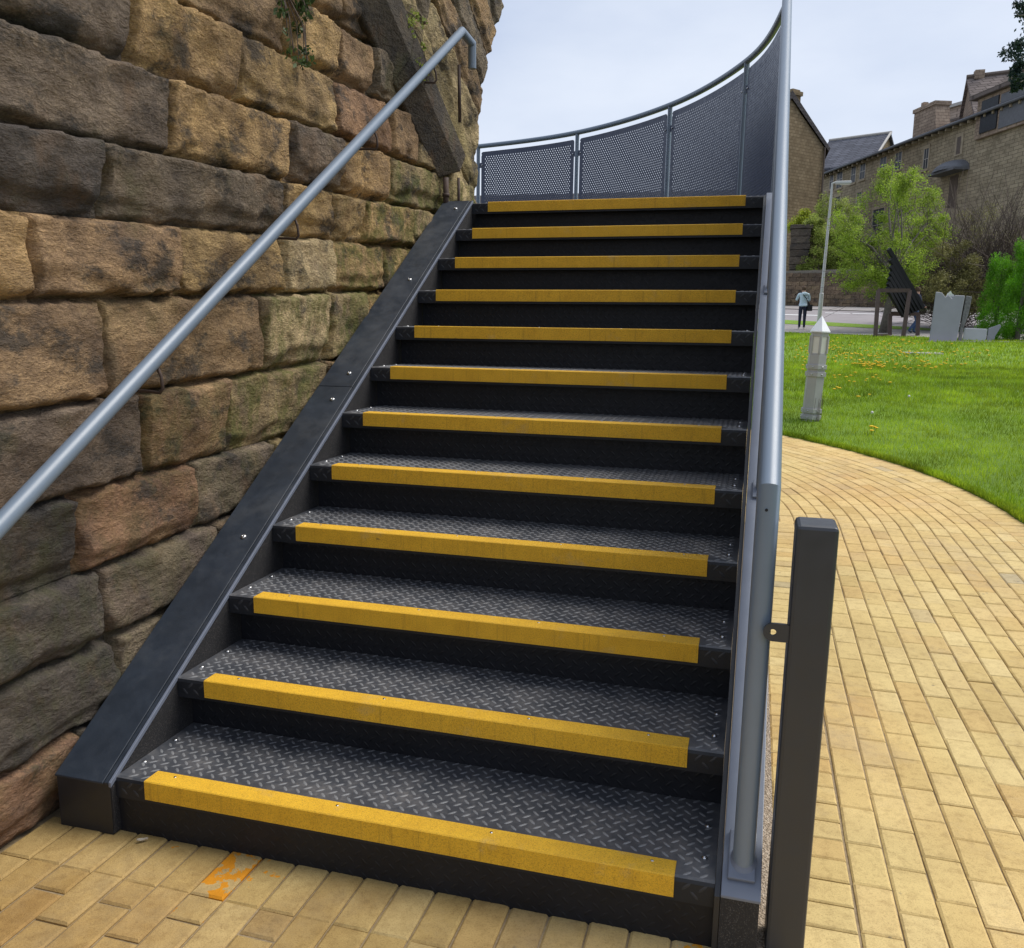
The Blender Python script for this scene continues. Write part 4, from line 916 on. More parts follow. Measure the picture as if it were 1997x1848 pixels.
for r in range(nrow):
    x = .25 if r % 2 else .0
    while x < LEN:
        p = wa + wd * x; z = g(p.y) + .10 + r * .265
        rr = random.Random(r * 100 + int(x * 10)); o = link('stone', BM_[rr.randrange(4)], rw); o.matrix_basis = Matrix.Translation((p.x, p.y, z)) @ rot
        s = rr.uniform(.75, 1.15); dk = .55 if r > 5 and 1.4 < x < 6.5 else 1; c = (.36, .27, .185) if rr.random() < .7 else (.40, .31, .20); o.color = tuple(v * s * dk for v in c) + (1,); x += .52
mb = MB(); pp = at(1552, 600, proj(wa)[2] - .4); pw = .62
px_ = at(1555, 560, proj(wa)[2]); zt1 = at(1555, 452, proj(wa)[2]).z
pier = thing('wall_pier', (px_.x, px_.y, g(px_.y)), 'tall dark stone pier at the left end of the roadside wall', 'pier')
z = g(px_.y) - .1; i = 0
while z < zt1 - .3:
    h = random.uniform(.34, .5); m = MB(); w = pw * (1 + .05 * (i % 2)); m.box((px_.x - w, px_.y - w, z), (px_.x + w * .9, px_.y + w, z + h - .02)); o = m.build('stone', M['stone_far'], pier, bevel=.03); c = random.uniform(.55, 1.0); o.color = (.22 * c, .19 * c, .155 * c, 1); z += h; i += 1
m = MB(); m.box((px_.x - pw * 1.15, px_.y - pw * 1.15, z), (px_.x + pw * 1.1, px_.y + pw, z + .25)); o = m.build('cap', M['stone_far'], pier, bevel=.04); o.color = (.16, .14, .12, 1)
# ================================================================== BUILDINGS ON THE HILL
class Face:
    """a vertical wall plane through two sight lines at given distances"""
    def __init__(s, u0, d0, u1, d1, v=400):
        s.a = at(u0, v, d0); s.b = at(u1, v, d1); s.a.z = s.b.z = 0; s.d = (s.b - s.a).normalized(); s.n = Vector((s.d.y, -s.d.x, 0))
        if s.n.dot(CAMLOC - s.a) < 0: s.n = -s.n
    def pt(s, u, v):
        r = ray(u, v); t = (s.a - CAMLOC).dot(s.n) / r.dot(s.n); return CAMLOC + r * t
    def away(s, mb, pts, vec, m=0):
        n = len(pts); vs = [s.w(x, z) for x, z in pts]; vs += [p + vec for p in vs]
        mb.add(vs, [tuple(range(n)), tuple(range(n, 2 * n))[::-1]] + [(i, (i + 1) % n, n + (i + 1) % n, n + i) for i in range(n)], m)
    def sz(s, u, v): p = s.pt(u, v); return (p - s.a).dot(s.d), p.z
    def w(s, x, z, o=0): p = s.a + s.d * x + s.n * o; return Vector((p.x, p.y, z))
    def block(s, mb, x0, x1, z0, z1, o0, o1, m=0):
        vs = [s.w(x, z, o) for o in (o0, o1) for x, z in ((x0, z0), (x1, z0), (x1, z1), (x0, z1))]
        mb.add(vs, [(0, 1, 2, 3), (7, 6, 5, 4)] + [(i, i + 4, (i + 1) % 4 + 4, (i + 1) % 4) for i in range(4)], m)
    def poly(s, mb, pts, o0, o1, m=0):
        n = len(pts); vs = [s.w(x, z, o0) for x, z in pts] + [s.w(x, z, o1) for x, z in pts]
        mb.add(vs, [tuple(range(n))[::-1], tuple(range(n, 2 * n))] + [(i, (i + 1) % n, n + (i + 1) % n, n + i) for i in range(n)], m)
def window(F, parent, u0, v0, u1, v1, u2=None, v2=None, bars=1):
    x0, zt = F.sz(u0, v0); x1, _ = F.sz(u1, v0); _, zb = F.sz(u0, v1)
    mb = MB(); F.block(mb, x0 - .12, x1 + .12, zt, zt + .28, -.1, .05); F.block(mb, x0 - .12, x1 + .12, zb - .18, zb, -.1, .09); F.block(mb, x0 - .14, x0, zb, zt, -.1, .03); F.block(mb, x1, x1 + .14, zb, zt, -.1, .03)
    wd_ = mb.build('window', M['dressed'], parent)
    mb = MB(); F.block(mb, x0 + .002, x1 - .002, zb + .002, zt - .002, -.14, .006); mb.build('pane', M['glass_dark'], wd_)
    mb = MB(); xm = (x0 + x1) / 2; zm = (zt + zb) / 2; F.block(mb, xm - .022, xm + .022, zb, zt, 0, .02); F.block(mb, x0, x1, zm - .022, zm + .022, 0, .019)
    F.block(mb, x0, x0 + .06, zb, zt, 0, .022); F.block(mb, x1 - .06, x1, zb, zt, 0, .022); mb.build('frame', M['frame_pale'], wd_)

# gabled house on the left
GF = Face(1490, 67, 1607, 71)
hs = thing('gabled_house', GF.w(0, 4), 'golden stone house end with steep gable and chimney seen beside the handrail', 'house')
xr, ze = GF.sz(1608, 288); xl, _ = GF.sz(1476, 288); _, zap = GF.sz(1552, 178 + 30)
xm = GF.sz(1541, 200)[0]; zm = GF.sz(1541, 192)[1]; zg = 3.4
vw = ray(1500, 500); vw.z = 0; vw = vw.normalized() * 6
mb = MB(); GF.away(mb, [(max(xl, 2 * xm - xr), zg), (xr, zg), (xr, ze), (xm, zm), (max(xl, 2 * xm - xr), ze)], vw); mb.build('wall', M['gable'], hs)
mb = MB()
for sgn in (1, -1):
    e = xr if sgn > 0 else 2 * xm - xr; dx, dz = e - xm, ze - zm; L = math.hypot(dx, dz); nx, nz_ = -dz / L * sgn, dx / L * sgn
    a, b = (xm, zm + .02), (e + dx / L * .45, ze + dz / L * .45)
    q_ = [(a[0], a[1]), (b[0], b[1]), (b[0] + nx * .32, b[1] + abs(nz_) * .32), (a[0], a[1] + .55)]
    GF.away(mb, q_ if sgn > 0 else q_[::-1], vw * 1.02); mb.v[-8:-4] = [tuple(Vector(p) + GF.n * .16) for p in mb.v[-8:-4]]
rf = mb.build('roof', M['slate_dark'], hs)
xa, _ = GF.sz(1546, 200); xb, zc0 = GF.sz(1561, 214); _, zc1 = GF.sz(1550, 184)
mb = MB(); GF.block(mb, xa, xb, zc0 - 1.2, zc1, -1.4, -.05); GF.block(mb, xa - .12, xb + .12, zc1, zc1 + .3, -1.5, .06); GF.block(mb, xa + .05, xb - .05, zc1 + .3, zc1 + .45, -1.3, -.1); mb.build('chimney', M['gable'], rf)
xa, za = GF.sz(1592, 300); mb = MB(); mb.tube([GF.w(xr - .1, ze, .12), GF.w(xr - .1, zg, .12)], .07, 8); mb.build('downpipe', M['frame_dark'], hs)

# slate roofed house behind
SF = Face(1590, 96, 1702, 92)
h2 = thing('slate_roofed_house', SF.w(0, 5), 'house with a broad grey slate roof behind the stone terrace', 'house')
x0, z0 = SF.sz(1580, 328); x1, z1 = SF.sz(1700, 290); _, zr_ = SF.sz(1640, 258); x2, _ = SF.sz(1690, 258); xq, _ = SF.sz(1585, 258)
z0 = SF.sz(1640, 330)[1]; x1 = SF.sz(1704, 300)[0]
mb = MB(); SF.block(mb, x0, x1 - .3, 4, z0 + .1, -9, 0); mb.build('wall', M['gable'], h2)
mb = MB(); ridge = -4.6
V = [SF.w(x0, z0, .3), SF.w(x1, z0, .3), SF.w(x1, zr_, ridge), SF.w(x0, zr_, ridge), SF.w(x0, z0, -9.3), SF.w(x1, z0, -9.3)]
V2_ = [p + Vector((0, 0, .25)) for p in V[:4]] + [p + Vector((0, 0, .25)) for p in V[4:]]
mb.add(V + V2_, [(6, 7, 8, 9), (9, 8, 11, 10), (0, 3, 2, 1), (3, 4, 5, 2), (0, 1, 7, 6), (1, 2, 8, 7), (2, 5, 11, 8), (3, 0, 6, 9), (4, 3, 9, 10), (5, 4, 10, 11)]); r2 = mb.build('roof', M['slate'], h2)
mb = MB(); mb.tube([SF.w(x0, zr_ + .3, ridge), SF.w(x1 + .05, zr_ + .3, ridge)], .16, 8); mb.tube([SF.w(x1 - .02, z0 + .28, .25), SF.w(x1 - .02, zr_ + .3, ridge)], .13, 8); mb.build('ridge_tiles', M['frame_pale'], r2)
mb = MB(); SF.poly(mb, [(0, 0)] * 3, 0, 0) if False else None
mb.add([SF.w(x1 - .3, z0, 0), SF.w(x1 - .3, z0, -9), SF.w(x1 - .3, zr_, ridge), SF.w(x1 - .6, z0, 0), SF.w(x1 - .6, z0, -9), SF.w(x1 - .6, zr_, ridge)], [(0, 1, 2), (3, 5, 4), (0, 2, 5, 3), (1, 4, 5, 2), (0, 3, 4, 1)]); mb.build('gable', M['gable'], h2)

# long stone terrace running towards us
TF = Face(1607, 84, 1990, 56)
ter = thing('stone_terrace', TF.w(0, 4), 'long buff stone terrace with dark roof rising to the right', 'building')
xs_, zs_ = TF.sz(1607, 334); xe_, ze_ = TF.sz(2080, 150); zeave = (TF.sz(1620, 329)[1] + TF.sz(1850, 258)[1] + TF.sz(1965, 205)[1]) / 3
zg = 3.0; xe_ = TF.sz(2090, 150)[0]
mb = MB(); TF.block(mb, xs_, xe_, zg, zeave, -8, 0); mb.build('wall', M['terrace'], ter)
mb = MB(); TF.poly(mb, [(0, 0)] * 3, 0, 0) if False else None
zridge = zeave + 1.75; V = []
prof = [(.45, zeave - .12), (.45, zeave + .12), (-4.0, zridge), (-8.5, zeave + .1), (-8.5, zeave - .1)]
for x in (xs_ - .1, xe_): V += [TF.w(x, z, o) for o, z in prof]
n = 5; mb.add(V, [tuple(range(n)), tuple(range(n, 2 * n))[::-1]] + [(i, n + i, n + (i + 1) % n, (i + 1) % n) for i in range(n)]); rf = mb.build('roof', M['slate_dark'], ter)
mb = MB(); mb.tube([TF.w(xs_, zeave - .05, .55), TF.w(xe_, zeave - .05, .55)], .11, 8); mb.build('gutter', M['lead'], rf)
mb = MB()
x = xs_ + .3
while x < xe_ - .3: TF.block(mb, x, x + .16, zeave - .32, zeave - .13, 0, .42); x += .9
tag(mb.build('corbel_row', M['dressed'], ter), kind='stuff')
zo = lambda x, y: (2700 / 1.82424 + x / 2.1177 / 1.82424, 200 / 1.82424 + y / 2.1177 / 1.82424)
for (xa, ya, xb, yb) in ((540, 885, 566, 1000), (592, 868, 634, 995), (700, 835, 734, 955), (766, 815, 806, 928), (916, 768, 964, 885), (1032, 733, 1080, 858), (1248, 702, 1284, 850), (576, 1065, 615, 1172), (740, 1030, 776, 1130)):
    (ua, va), (ub, vb) = zo(xa, ya), zo(xb, yb); window(TF, ter, ua, va, ub, vb)
for u0, v0, u1, v1 in ((1660, 425, 1680, 480), (1703, 410, 1725, 470), (1750, 400, 1776, 465)): window(TF, ter, u0, v0, u1, v1)
(ua, va), (ub, vb) = zo(1496, 612), zo(1522, 740)
xa, za = TF.sz(ua, va); xb, zb_ = TF.sz(ub, vb); mb = MB(); TF.block(mb, xa - .15, xb + .15, zb_, za + .25, -.1, .05); w_ = mb.build('window', M['dressed'], ter); mb = MB(); TF.block(mb, xa + .1, xb - .1, zb_ + .1, za, -.1, .07); mb.build('pane', M['frame_dark'], w_)
# curved hood over a doorway
(u, v) = zo(1478, 865); hx_, hz_ = TF.sz(u, v); w_ = (TF.sz(zo(1580, 865)[0], v)[0] - TF.sz(zo(1372, 865)[0], v)[0]) / 2; hh = TF.sz(u, zo(0, 785)[1])[1] - hz_
mb = MB(); V = []; NA, NB = 12, 5
for j in range(NB + 1):
    b = math.pi / 2 * j / NB
    for i in range(NA + 1):
        a = math.pi * i / NA; V.append(TF.w(hx_ - w_ * math.cos(a) * math.cos(b * .0 + 0) * (1), hz_ + hh * math.sin(a) * math.cos(b), .02 + 1.3 * math.sin(b) * (.35 + .65 * math.sin(a))))
F = [(j * (NA + 1) + i, j * (NA + 1) + i + 1, (j + 1) * (NA + 1) + i + 1, (j + 1) * (NA + 1) + i) for j in range(NB) for i in range(NA)]
mb.add(V, F); TF.block(mb, hx_ - w_, hx_ + w_, hz_ - .16, hz_, 0, 1.15); hood_ = mb.build('door_hood', M['lead'], ter)
mb = MB(); TF.block(mb, hx_ - .5, hx_ + .5, hz_ - 3.0, hz_ - .3, -.1, .04); mb.build('door', M['frame_dark'], ter)
mb = MB(); TF.block(mb, hx_ - 2.6, hx_ + 3, zg - .5, hz_ - 3.0, .3, 3.0); mb.build('door_step', M['dressed'], ter)
# chimney on the terrace
TC = Face(1607, 84, 1990, 56); TC.a = TC.a - TC.n * 2.2
xa, zt = TC.sz(1784, 214); xb, _ = TC.sz(1823, 214); xa2 = TC.sz(1780, 262)[0]; xb2 = TC.sz(1828, 250)[0]
mb = MB(); TC.poly(mb, [(xa2, zeave + .4), (xb2, zeave + .4), (xb, zt - .3), (xa, zt - .3)], -1.2, 0); TC.block(mb, xa - .12, xb + .12, zt - .3, zt, -1.3, .1); TC.block(mb, xa + .2, xa + .6, zt, zt + .5, -.8, -.4); mb.build('chimney', M['ruin'], rf)
# glazed dormer cutting into the eaves
xa, zt = TF.sz(1925, 190); xb, zb_ = TF.sz(1950, 250); xc = TF.sz(2010, 200)[0]; xm = TF.sz(1915, 190)[0]
mb = MB(); TF.block(mb, xm, xc + 1, zb_ - .3, zt, -2.5, .25); dm = mb.build('dormer', M['ruin'], ter)
mb = MB(); TF.block(mb, xa, xb, zb_, zt - .25, -.2, .33); mb.build('pane', M['glass_dark'], dm)
mb = MB(); TF.block(mb, xb + .25, xc + .6, zb_ - .1, zt - .3, -.2, .31); mb.build('side_panel', M['lead'], dm)
mb = MB(); TF.block(mb, xm - .5, xc + 1.2, zt, zt + .3, -2.6, .6); mb.build('dormer_roof', M['slate_brown'], dm)

# pinkish house with a flat pale ridge, then the tall roof at the right
PF = Face(1795, 84, 1905, 78)
h3 = thing('pinkish_house', PF.w(0, 6), 'low pinkish stone upper storey with pale roof edge behind the terrace chimney', 'house')
x0, zt = PF.sz(1797, 210); x1, z1 = PF.sz(1908, 225); zm = PF.sz(1850, 212)[1]
mb = MB(); PF.block(mb, x0, x1, 6, zm, -6, 0); mb.build('wall', M['pink'], h3)
mb = MB(); PF.block(mb, x0 - .15, x1 + .1, zm, zm + .28, -6.1, .3); mb.build('roof', M['frame_pale'], h3)
mb = MB(); xx, zz_ = PF.sz(1850, 236); PF.block(mb, x0, x1, zz_ - .1, zz_ + .1, 0, .1); mb.build('string_course', M['frame_dark'], h3)
mb = MB(); PF.block(mb, x0 + .1, x0 + .9, zm + .28, zm + .75, -1.6, -.4); mb.build('chimney', M['ruin'], h3)
RF = Face(1874, 76, 1915, 66); 
h4 = thing('tall_roofed_house', RF.w(0, 6), 'tall house with steep weathered brown roof at the right skyline', 'house')
BF = Face(1905, 67, 2080, 64)
A_ = at(1873, 214, 75); B_ = at(1911, 228, 67); Ap = at(1891, 157, 70.5)
zl = min(A_.z, B_.z) - .6; A2, B2 = Vector((A_.x, A_.y, zl)), Vector((B_.x, B_.y, zl)); back = (BF.b - BF.a).normalized() * 16
mb = MB(); base = [Vector((A_.x, A_.y, 5)), Vector((B_.x, B_.y, 5)), B2, Ap, A2]
V = base + [p + back for p in base]; mb.add(V, [(0, 1, 2, 3, 4), (9, 8, 7, 6, 5)] + [(i, i + 5, (i + 1) % 5 + 5, (i + 1) % 5) for i in range(5)]); mb.build('wall', M['ruin'], h4)
mb = MB(); dn = (B2 - Ap); ov = dn.normalized() * .5; s_ = back.normalized() * -.25; up = Vector((0, 0, .28))
for e in (B2, A2):
    dn = (e - Ap).normalized() * .5; q = [Ap + s_, e + dn + s_, e + dn + back, Ap + back]; mb.add([p + Vector((0, 0, .03)) for p in q] + [p + up for p in q], [(0, 1, 2, 3), (7, 6, 5, 4)] + [(i, i + 4, (i + 1) % 4 + 4, (i + 1) % 4) for i in range(4)])
rf4 = mb.build('roof', M['slate_brown'], h4)
mb = MB(); mb.tube([Ap + up + s_, Ap + up + back], .2, 8); mb.build('ridge_tiles', M['frame_dark'], rf4)
mb = MB(); c = Ap + up + back * .04 + Vector((0, 0, .1)); mb.box(c - Vector((.35, .35, .4)), c + Vector((.35, .35, .3))); mb.build('finial', M['ruin'], rf4)
# low roofs seen through the perforated panels
KF = Face(1010, 95, 1420, 90)
h5 = thing('far_building', KF.w(0, 5), 'long low dark roofed building seen through the perforated panels', 'building')
x0, zt = KF.sz(900, 364); x1, _ = KF.sz(1500, 364); zt = KF.sz(1200, 361)[1]
mb = MB(); KF.block(mb, x0, x1, 5, zt - 3, -10, 0); mb.build('wall', M['ruin'], h5)
mb = MB(); V = []
for x in (x0 - .4, x1): V += [KF.w(x, z, o) for o, z in ((.4, zt - 3.1), (-5, zt), (-10.4, zt - 3.1))]
mb.add(V, [(0, 1, 2), (5, 4, 3), (0, 3, 4, 1), (1, 4, 5, 2), (0, 2, 5, 3)]); mb.build('roof', M['slate_dark'], h5)

# ================================================================== PLANTS
def leaves(name, centres, n, size, mat, parent=None, kind=None, flat=.0, seed=1, shell=.5, aspect=.55, droop=0):
    """leaf-sized folded quads through clumps; centres = [(x,y,z, rx,ry,rz, weight)]"""
    r = np.random.default_rng(seed); C = np.array(centres, float); w = C[:, 6] / C[:, 6].sum(); k = r.choice(len(C), n, p=w)
    d = r.normal(size=(n, 3)); d /= np.linalg.norm(d, axis=1)[:, None]; rad = r.random(n) ** shell
    Pn = C[k, :3] + d * rad[:, None] * C[k, 3:6]
    a = r.normal(size=(n, 3)); a[:, 2] -= droop; a /= np.linalg.norm(a, axis=1)[:, None]; b = np.cross(a, r.normal(size=(n, 3))); b /= np.linalg.norm(b, axis=1)[:, None]
    s = size * r.uniform(.6, 1.35, n)[:, None]
    q = [Pn - a * s * .5, Pn + b * s * aspect * .5, Pn + a * s * .5, Pn - b * s * aspect * .5]
    V = np.stack(q, 1).reshape(-1, 3); F = np.arange(4 * n).reshape(-1, 4)
    o = link(name, fastmesh(name, V, F, mat), parent)
    if kind: o['kind'] = kind
    return o
def clumps(c, R, n, r, seed, flat=.8):
    rr = np.random.default_rng(seed); out = []
    for _ in range(n):
        d = rr.normal(size=3); d /= np.linalg.norm(d); s = rr.random() ** .45; q = rr.uniform(.6, 1.3) * r
        out.append((c[0] + d[0] * s * R[0], c[1] + d[1] * s * R[1], c[2] + d[2] * s * R[2], q, q, q * flat, rr.uniform(.4, 1.5)))
    return out
def limbs(name, base, tip_list, r0, mat, parent, trunk_h, seed=3, twigs=0, lean=(0, 0)):
    rr = random.Random(seed); mb = MB(); b = Vector(base); t = b + Vector((lean[0], lean[1], trunk_h))
    mb.tube([b - Vector((0, 0, .15)), b.lerp(t, .3) + Vector((rr.uniform(-.06, .06), 0, 0)), b.lerp(t, .7), t], [r0 * 1.15, r0 * .95, r0 * .8, r0 * .6], 9)
    for tip in tip_list:
        s = b.lerp(t, rr.uniform(.55, 1)); tip = Vector(tip); m = s.lerp(tip, .5) + Vector((rr.uniform(-.2, .2), rr.uniform(-.2, .2), rr.uniform(.05, .35)))
        mb.tube([s, m, tip], [r0 * .42, r0 * .24, r0 * .07], 5, cap=False)
        for _ in range(twigs):
            q = m.lerp(tip, rr.random()); e = q + Vector((rr.uniform(-.6, .6), rr.uniform(-.6, .6), rr.uniform(-.1, .8))); mb.tube([q, (q + e) / 2 + Vector((0, 0, .05)), e], [r0 * .1, r0 * .07, r0 * .03], 3, cap=False)
    return mb.build(name, mat, parent, smooth=True)
def px(u, v, d): return tuple(at(u, v, d))
# budding tree on the verge
tb = onground(1721, 648, .03); TD = proj(tb)[2]
tree = thing('budding_tree', tb, 'fresh green budding tree on the verge behind the slatted sculpture', 'tree')
cs = []
for i, (u, v, ru, rv) in enumerate(((1650, 445, 36, 42), (1665, 540, 34, 24), (1825, 450, 32, 48), (1720, 420, 50, 55), (1775, 400, 45, 55), (1740, 350, 30, 30), (1690, 480, 50, 40), (1745, 480, 50, 40), (1790, 460, 40, 45), (1660, 500, 35, 35), (1760, 360, 30, 30), (1790, 520, 35, 30), (1700, 535, 40, 25), (1725, 560, 28, 22))):
    c = at(u, v, TD + random.uniform(-.8, 1.2)); k = TD / FPX
    cs += clumps(c, (ru * k, ru * k, rv * k), 16, .40, 40 + i)
leaves('foliage', cs, 42000, .062, M['leaf_spring'], tree, seed=5, shell=.75)
limbs('trunk', tb, [c[:3] for c in cs[::9]], .14, M['bark'], tree, 2.1, 5, 7, lean=(.25, 0))
# ivy coloured shrubs above and over the roadside wall
SH = [('ivy_clad_shrub', 'olive green shrub sprawling over the left of the roadside wall', 'leaf_ivy', ((1590, 455, 26, 34), (1605, 500, 36, 30), (1585, 530, 30, 16), (1625, 528, 30, 18)), 57, 42000, .10),
      ('lime_shrub', 'small lime yellow shrub above the dark stone pier', 'leaf_lime', ((1560, 432, 14, 9), (1552, 442, 14, 8), (1570, 420, 9, 9)), 58.2, 3000, .12),
      ('wall_shrub', 'grey green twiggy shrub above the middle of the roadside wall', 'leaf_ivy', ((1645, 460, 28, 40), (1655, 505, 42, 28), (1690, 520, 34, 24), (1660, 535, 30, 12)), 56.5, 42000, .10),
      ('tall_thin_bush', 'sparse twiggy bush rising against the terrace windows', 'leaf_ivy', ((1660, 420, 26, 44), (1630, 405, 18, 34), (1605, 405, 12, 25)), 60, 6000, .09),
      ('bright_bush', 'bright green bush at the right end of the roadside wall', 'leaf_spring', ((1808, 420, 22, 60), (1805, 490, 30, 45), (1820, 550, 28, 35), (1785, 530, 25, 30)), 46, 22000, .085),
      ('clipped_ivy', 'glossy dark green ivy hanging over the roadside wall by the trunk', 'leaf_wall', ((1704, 562, 17, 18), (1692, 545, 22, 10)), 54.5, 7000, .10)]
for i, (nm, lab, mt, blobs, D, n, sz) in enumerate(SH):
    c0 = at(blobs[0][0], 600, D); root = thing(nm, (c0.x, c0.y, g(c0.y)), lab, 'shrub'); cs = []; k = D / FPX
    for j, (u, v, ru, rv) in enumerate(blobs): cs += clumps(at(u, v, D), (ru * k, ru * k * .7, rv * k), 30, .38, 100 + i * 10 + j)
    leaves('foliage', cs, n, sz, M[mt], root, seed=70 + i, shell=.6)
    gb = Vector((c0.x, c0.y, at(blobs[0][0], 585, D).z))
    limbs('stems', gb, [c[:3] for c in cs[::3]], .05, M['twig'], root, .6, 30 + i, 4)
# big bare brown shrub
bb = at(1925, 640, 33); bare = thing('bare_shrub', (bb.x, bb.y, g(bb.y)), 'large bare brown twiggy shrub between the tree and the conifer', 'shrub')
def thicket(name, base, spread, n, r, mat, parent, seed, up, segs=5, zmin=.25):
    rr = np.random.default_rng(seed); mb = MB()
    for _ in range(n):
        p = Vector(base) + Vector((rr.normal() * spread[0] * .35, rr.normal() * spread[1] * .3, rr.uniform(-.2, .6)))
        d = Vector((rr.normal() * .9, rr.normal() * .6, rr.uniform(zmin, 1.6))).normalized(); L = rr.uniform(.55, 1.1) * up; P = [p]
        for s in range(segs): d = (d + Vector((rr.normal() * .16, rr.normal() * .16, rr.normal() * .1 - .06))).normalized(); P.append(P[-1] + d * L / segs)
        mb.tube(P, list(np.linspace(r, r * .3, segs + 1)), 3, cap=False)
    return mb.build(name, mat, parent)
o = thicket('twigs', (bb.x, bb.y, g(bb.y) + .8), (3.2, 2.2), 900, .020, M['twig'], bare, 9, 4.6); o['kind'] = 'stuff'
o = thicket('pale_twigs', (bb.x + .6, bb.y + .5, g(bb.y) + 1.2), (3.6, 2.2), 500, .016, M['twig_pale'], bare, 10, 4.4); o['kind'] = 'stuff'
leaves('buds', clumps((bb.x, bb.y, g(bb.y) + 2.6), (3.0, 1.6, 2.2), 50, .5, 55), 9000, .05, M['leaf_brown'], bare, 'stuff', seed=56)
# undergrowth right of the tree
ug = at(1872, 545, 31.5); und = thing('undergrowth_bush', (ug.x, ug.y, g(ug.y)), 'tangled olive brown bush behind the grey stone block', 'shrub')
leaves('foliage', clumps(at(1855, 525, 31), (1.2, .8, 1.1), 34, .34, 57) + clumps(at(1835, 565, 30.5), (.7, .6, .5), 16, .3, 58) + clumps(at(1895, 575, 31), (.9, .7, .9), 30, .32, 59), 20000, .06, M['leaf_brown'], und, seed=60)
o = thicket('twigs', (ug.x, ug.y, g(ug.y) + .3), (1.2, .9), 240, .014, M['twig'], und, 12, 2.8); o['kind'] = 'stuff'
# dark rounded bush behind the slats
db = at(1790, 600, 36); dk = thing('dark_bush', (db.x, db.y, g(db.y)), 'dark green rounded bush directly right of the black slats', 'shrub')
leaves('foliage', clumps(at(1793, 560, 36), (.55, .5, .8), 12, .35, 61) + clumps(at(1800, 600, 36), (.4, .4, .4), 6, .3, 62), 6000, .06, M['leaf_wall'], dk, seed=63)
limbs('stems', (db.x, db.y, g(db.y)), [at(1793 + k * 8, 560, 36) for k in (-1, 0, 1)], .06, M['bark'], dk, .8, 64, 2)
# bright conifers at the right
for i, (u, v0, v1, w, D, lab) in enumerate(((1938, 525, 668, 38, 27.0, 'bright green drooping conifer left of the pair at the right edge'), (1982, 505, 676, 42, 26.0, 'bright green conifer at the right edge of the lawn'), (2025, 470, 670, 45, 26.0, 'tall bright conifer cut by the right edge of the picture'))):
    k = D / FPX; b = at(u, v1, D); root = thing('conifer', (b.x, b.y, g(b.y)), lab, 'conifer', 'bright conifers beside the lawn'); cs = []
    r = np.random.default_rng(200 + i); H = (v1 - v0) * k
    for q in range(105):
        s = r.random(); rad = w * k * (1 - .55 * s) * r.random() ** .4; a = r.uniform(0, 6.3); cs.append((b.x + rad * math.cos(a), b.y + rad * math.sin(a), g(b.y) + .1 + H * s, .15, .15, .34, 1))
    leaves('foliage', cs, 21000, .07, M['leaf_conifer'], root, seed=210 + i, aspect=.22, droop=.9, shell=.7)
    mb = MB(); mb.tube([(b.x, b.y, g(b.y) - .1), (b.x, b.y, g(b.y) + H * .9)], [.08, .02], 7); mb.build('trunk', M['bark'], root)
# overhanging tree at the top right corner
ob = at(2330, 760, 14); ob.z = g(ob.y); ot = thing('overhanging_tree', ob, 'dark leaved tree branch hanging into the top right corner', 'tree')
cs = []
for j, (u, v, ru, rv) in enumerate(((1990, 20, 22, 26), (1975, 95, 12, 26), (1992, 120, 16, 40), (2040, 60, 50, 60), (2100, 140, 60, 70), (1985, 165, 10, 16), (2180, 60, 90, 90))):
    k = 13 / FPX; cs += clumps(at(u, v, 13 + random.uniform(-.4, .4)), (ru * k, .4, rv * k), 7, .09 if u < 2000 else .25, 300 + j)
leaves('foliage', cs, 3800, .062, M['leaf_dark'], ot, seed=77, droop=.8, aspect=.45)
cs2 = []
for j, (u, v, rr_) in enumerate(((2330, 40, 210), (2430, -150, 260), (2300, -260, 230), (2520, 80, 240))): cs2 += clumps(at(u, v, 14.3), (rr_ * 13 / FPX, 1.6, rr_ * 13 / FPX), 18, .38, 330 + j)
leaves('outer_foliage', cs2, 14000, .075, M['leaf_dark'], ot, seed=78, droop=.6, aspect=.45)
mb = MB(); top = at(2240, 60, 13.6); mb.tube([ob - Vector((0, 0, .2)), ob.lerp(top, .5) + Vector((.2, 0, 0)), top], [.28, .22, .12], 10)
for u, v in ((1985, 30), (1972, 120), (1990, 160), (2040, 80), (2100, 160)):
    e = at(u, v, 13); mb.tube([top, top.lerp(e, .5) + Vector((0, 0, .15)), e], [.07, .035, .008], 5, cap=False)
mb.build('trunk', M['bark'], ot, smooth=True)
# plants growing from the stone wall
for i, (y, z, n, lab, mt) in enumerate(((1.50, 2.90, 1, 'small leafy ivy hanging from a joint high on the wall left of the coping', 'leaf_wall'), (2.76, 3.20, 2, 'wispy grey green plant hanging above the slanting stone coping', 'leaf_ivy'))):
    root = thing('wall_plant', (WX + .03, y, z), lab, 'plant'); cs = []; r = random.Random(i)
    for k in range(16 if i == 0 else 18):
        yy = y + r.uniform(-.16, .16) if i == 0 else y + r.uniform(-.10, .16); zz_ = z - r.random() ** 1.4 * (.34 if i == 0 else .32); cs.append((WX + r.uniform(.02, .10), yy + (z - zz_) * (.05 if i == 0 else .55), zz_, .03, .035, .035, 1 if zz_ > z - .15 else .45))
    leaves('leaves', cs, 300 if i == 0 else 420, .028 if i == 0 else .022, M[mt], root, seed=400 + i, droop=.5)
    mb = MB()
    for c in cs: mb.tube([(WX, y, z + .02), (c[0] * .6 + WX * .4 + .02, c[1], (c[2] + z) / 2), c[:3]], .0022, 4, cap=False)
    mb.build('stems', M['twig'], root)

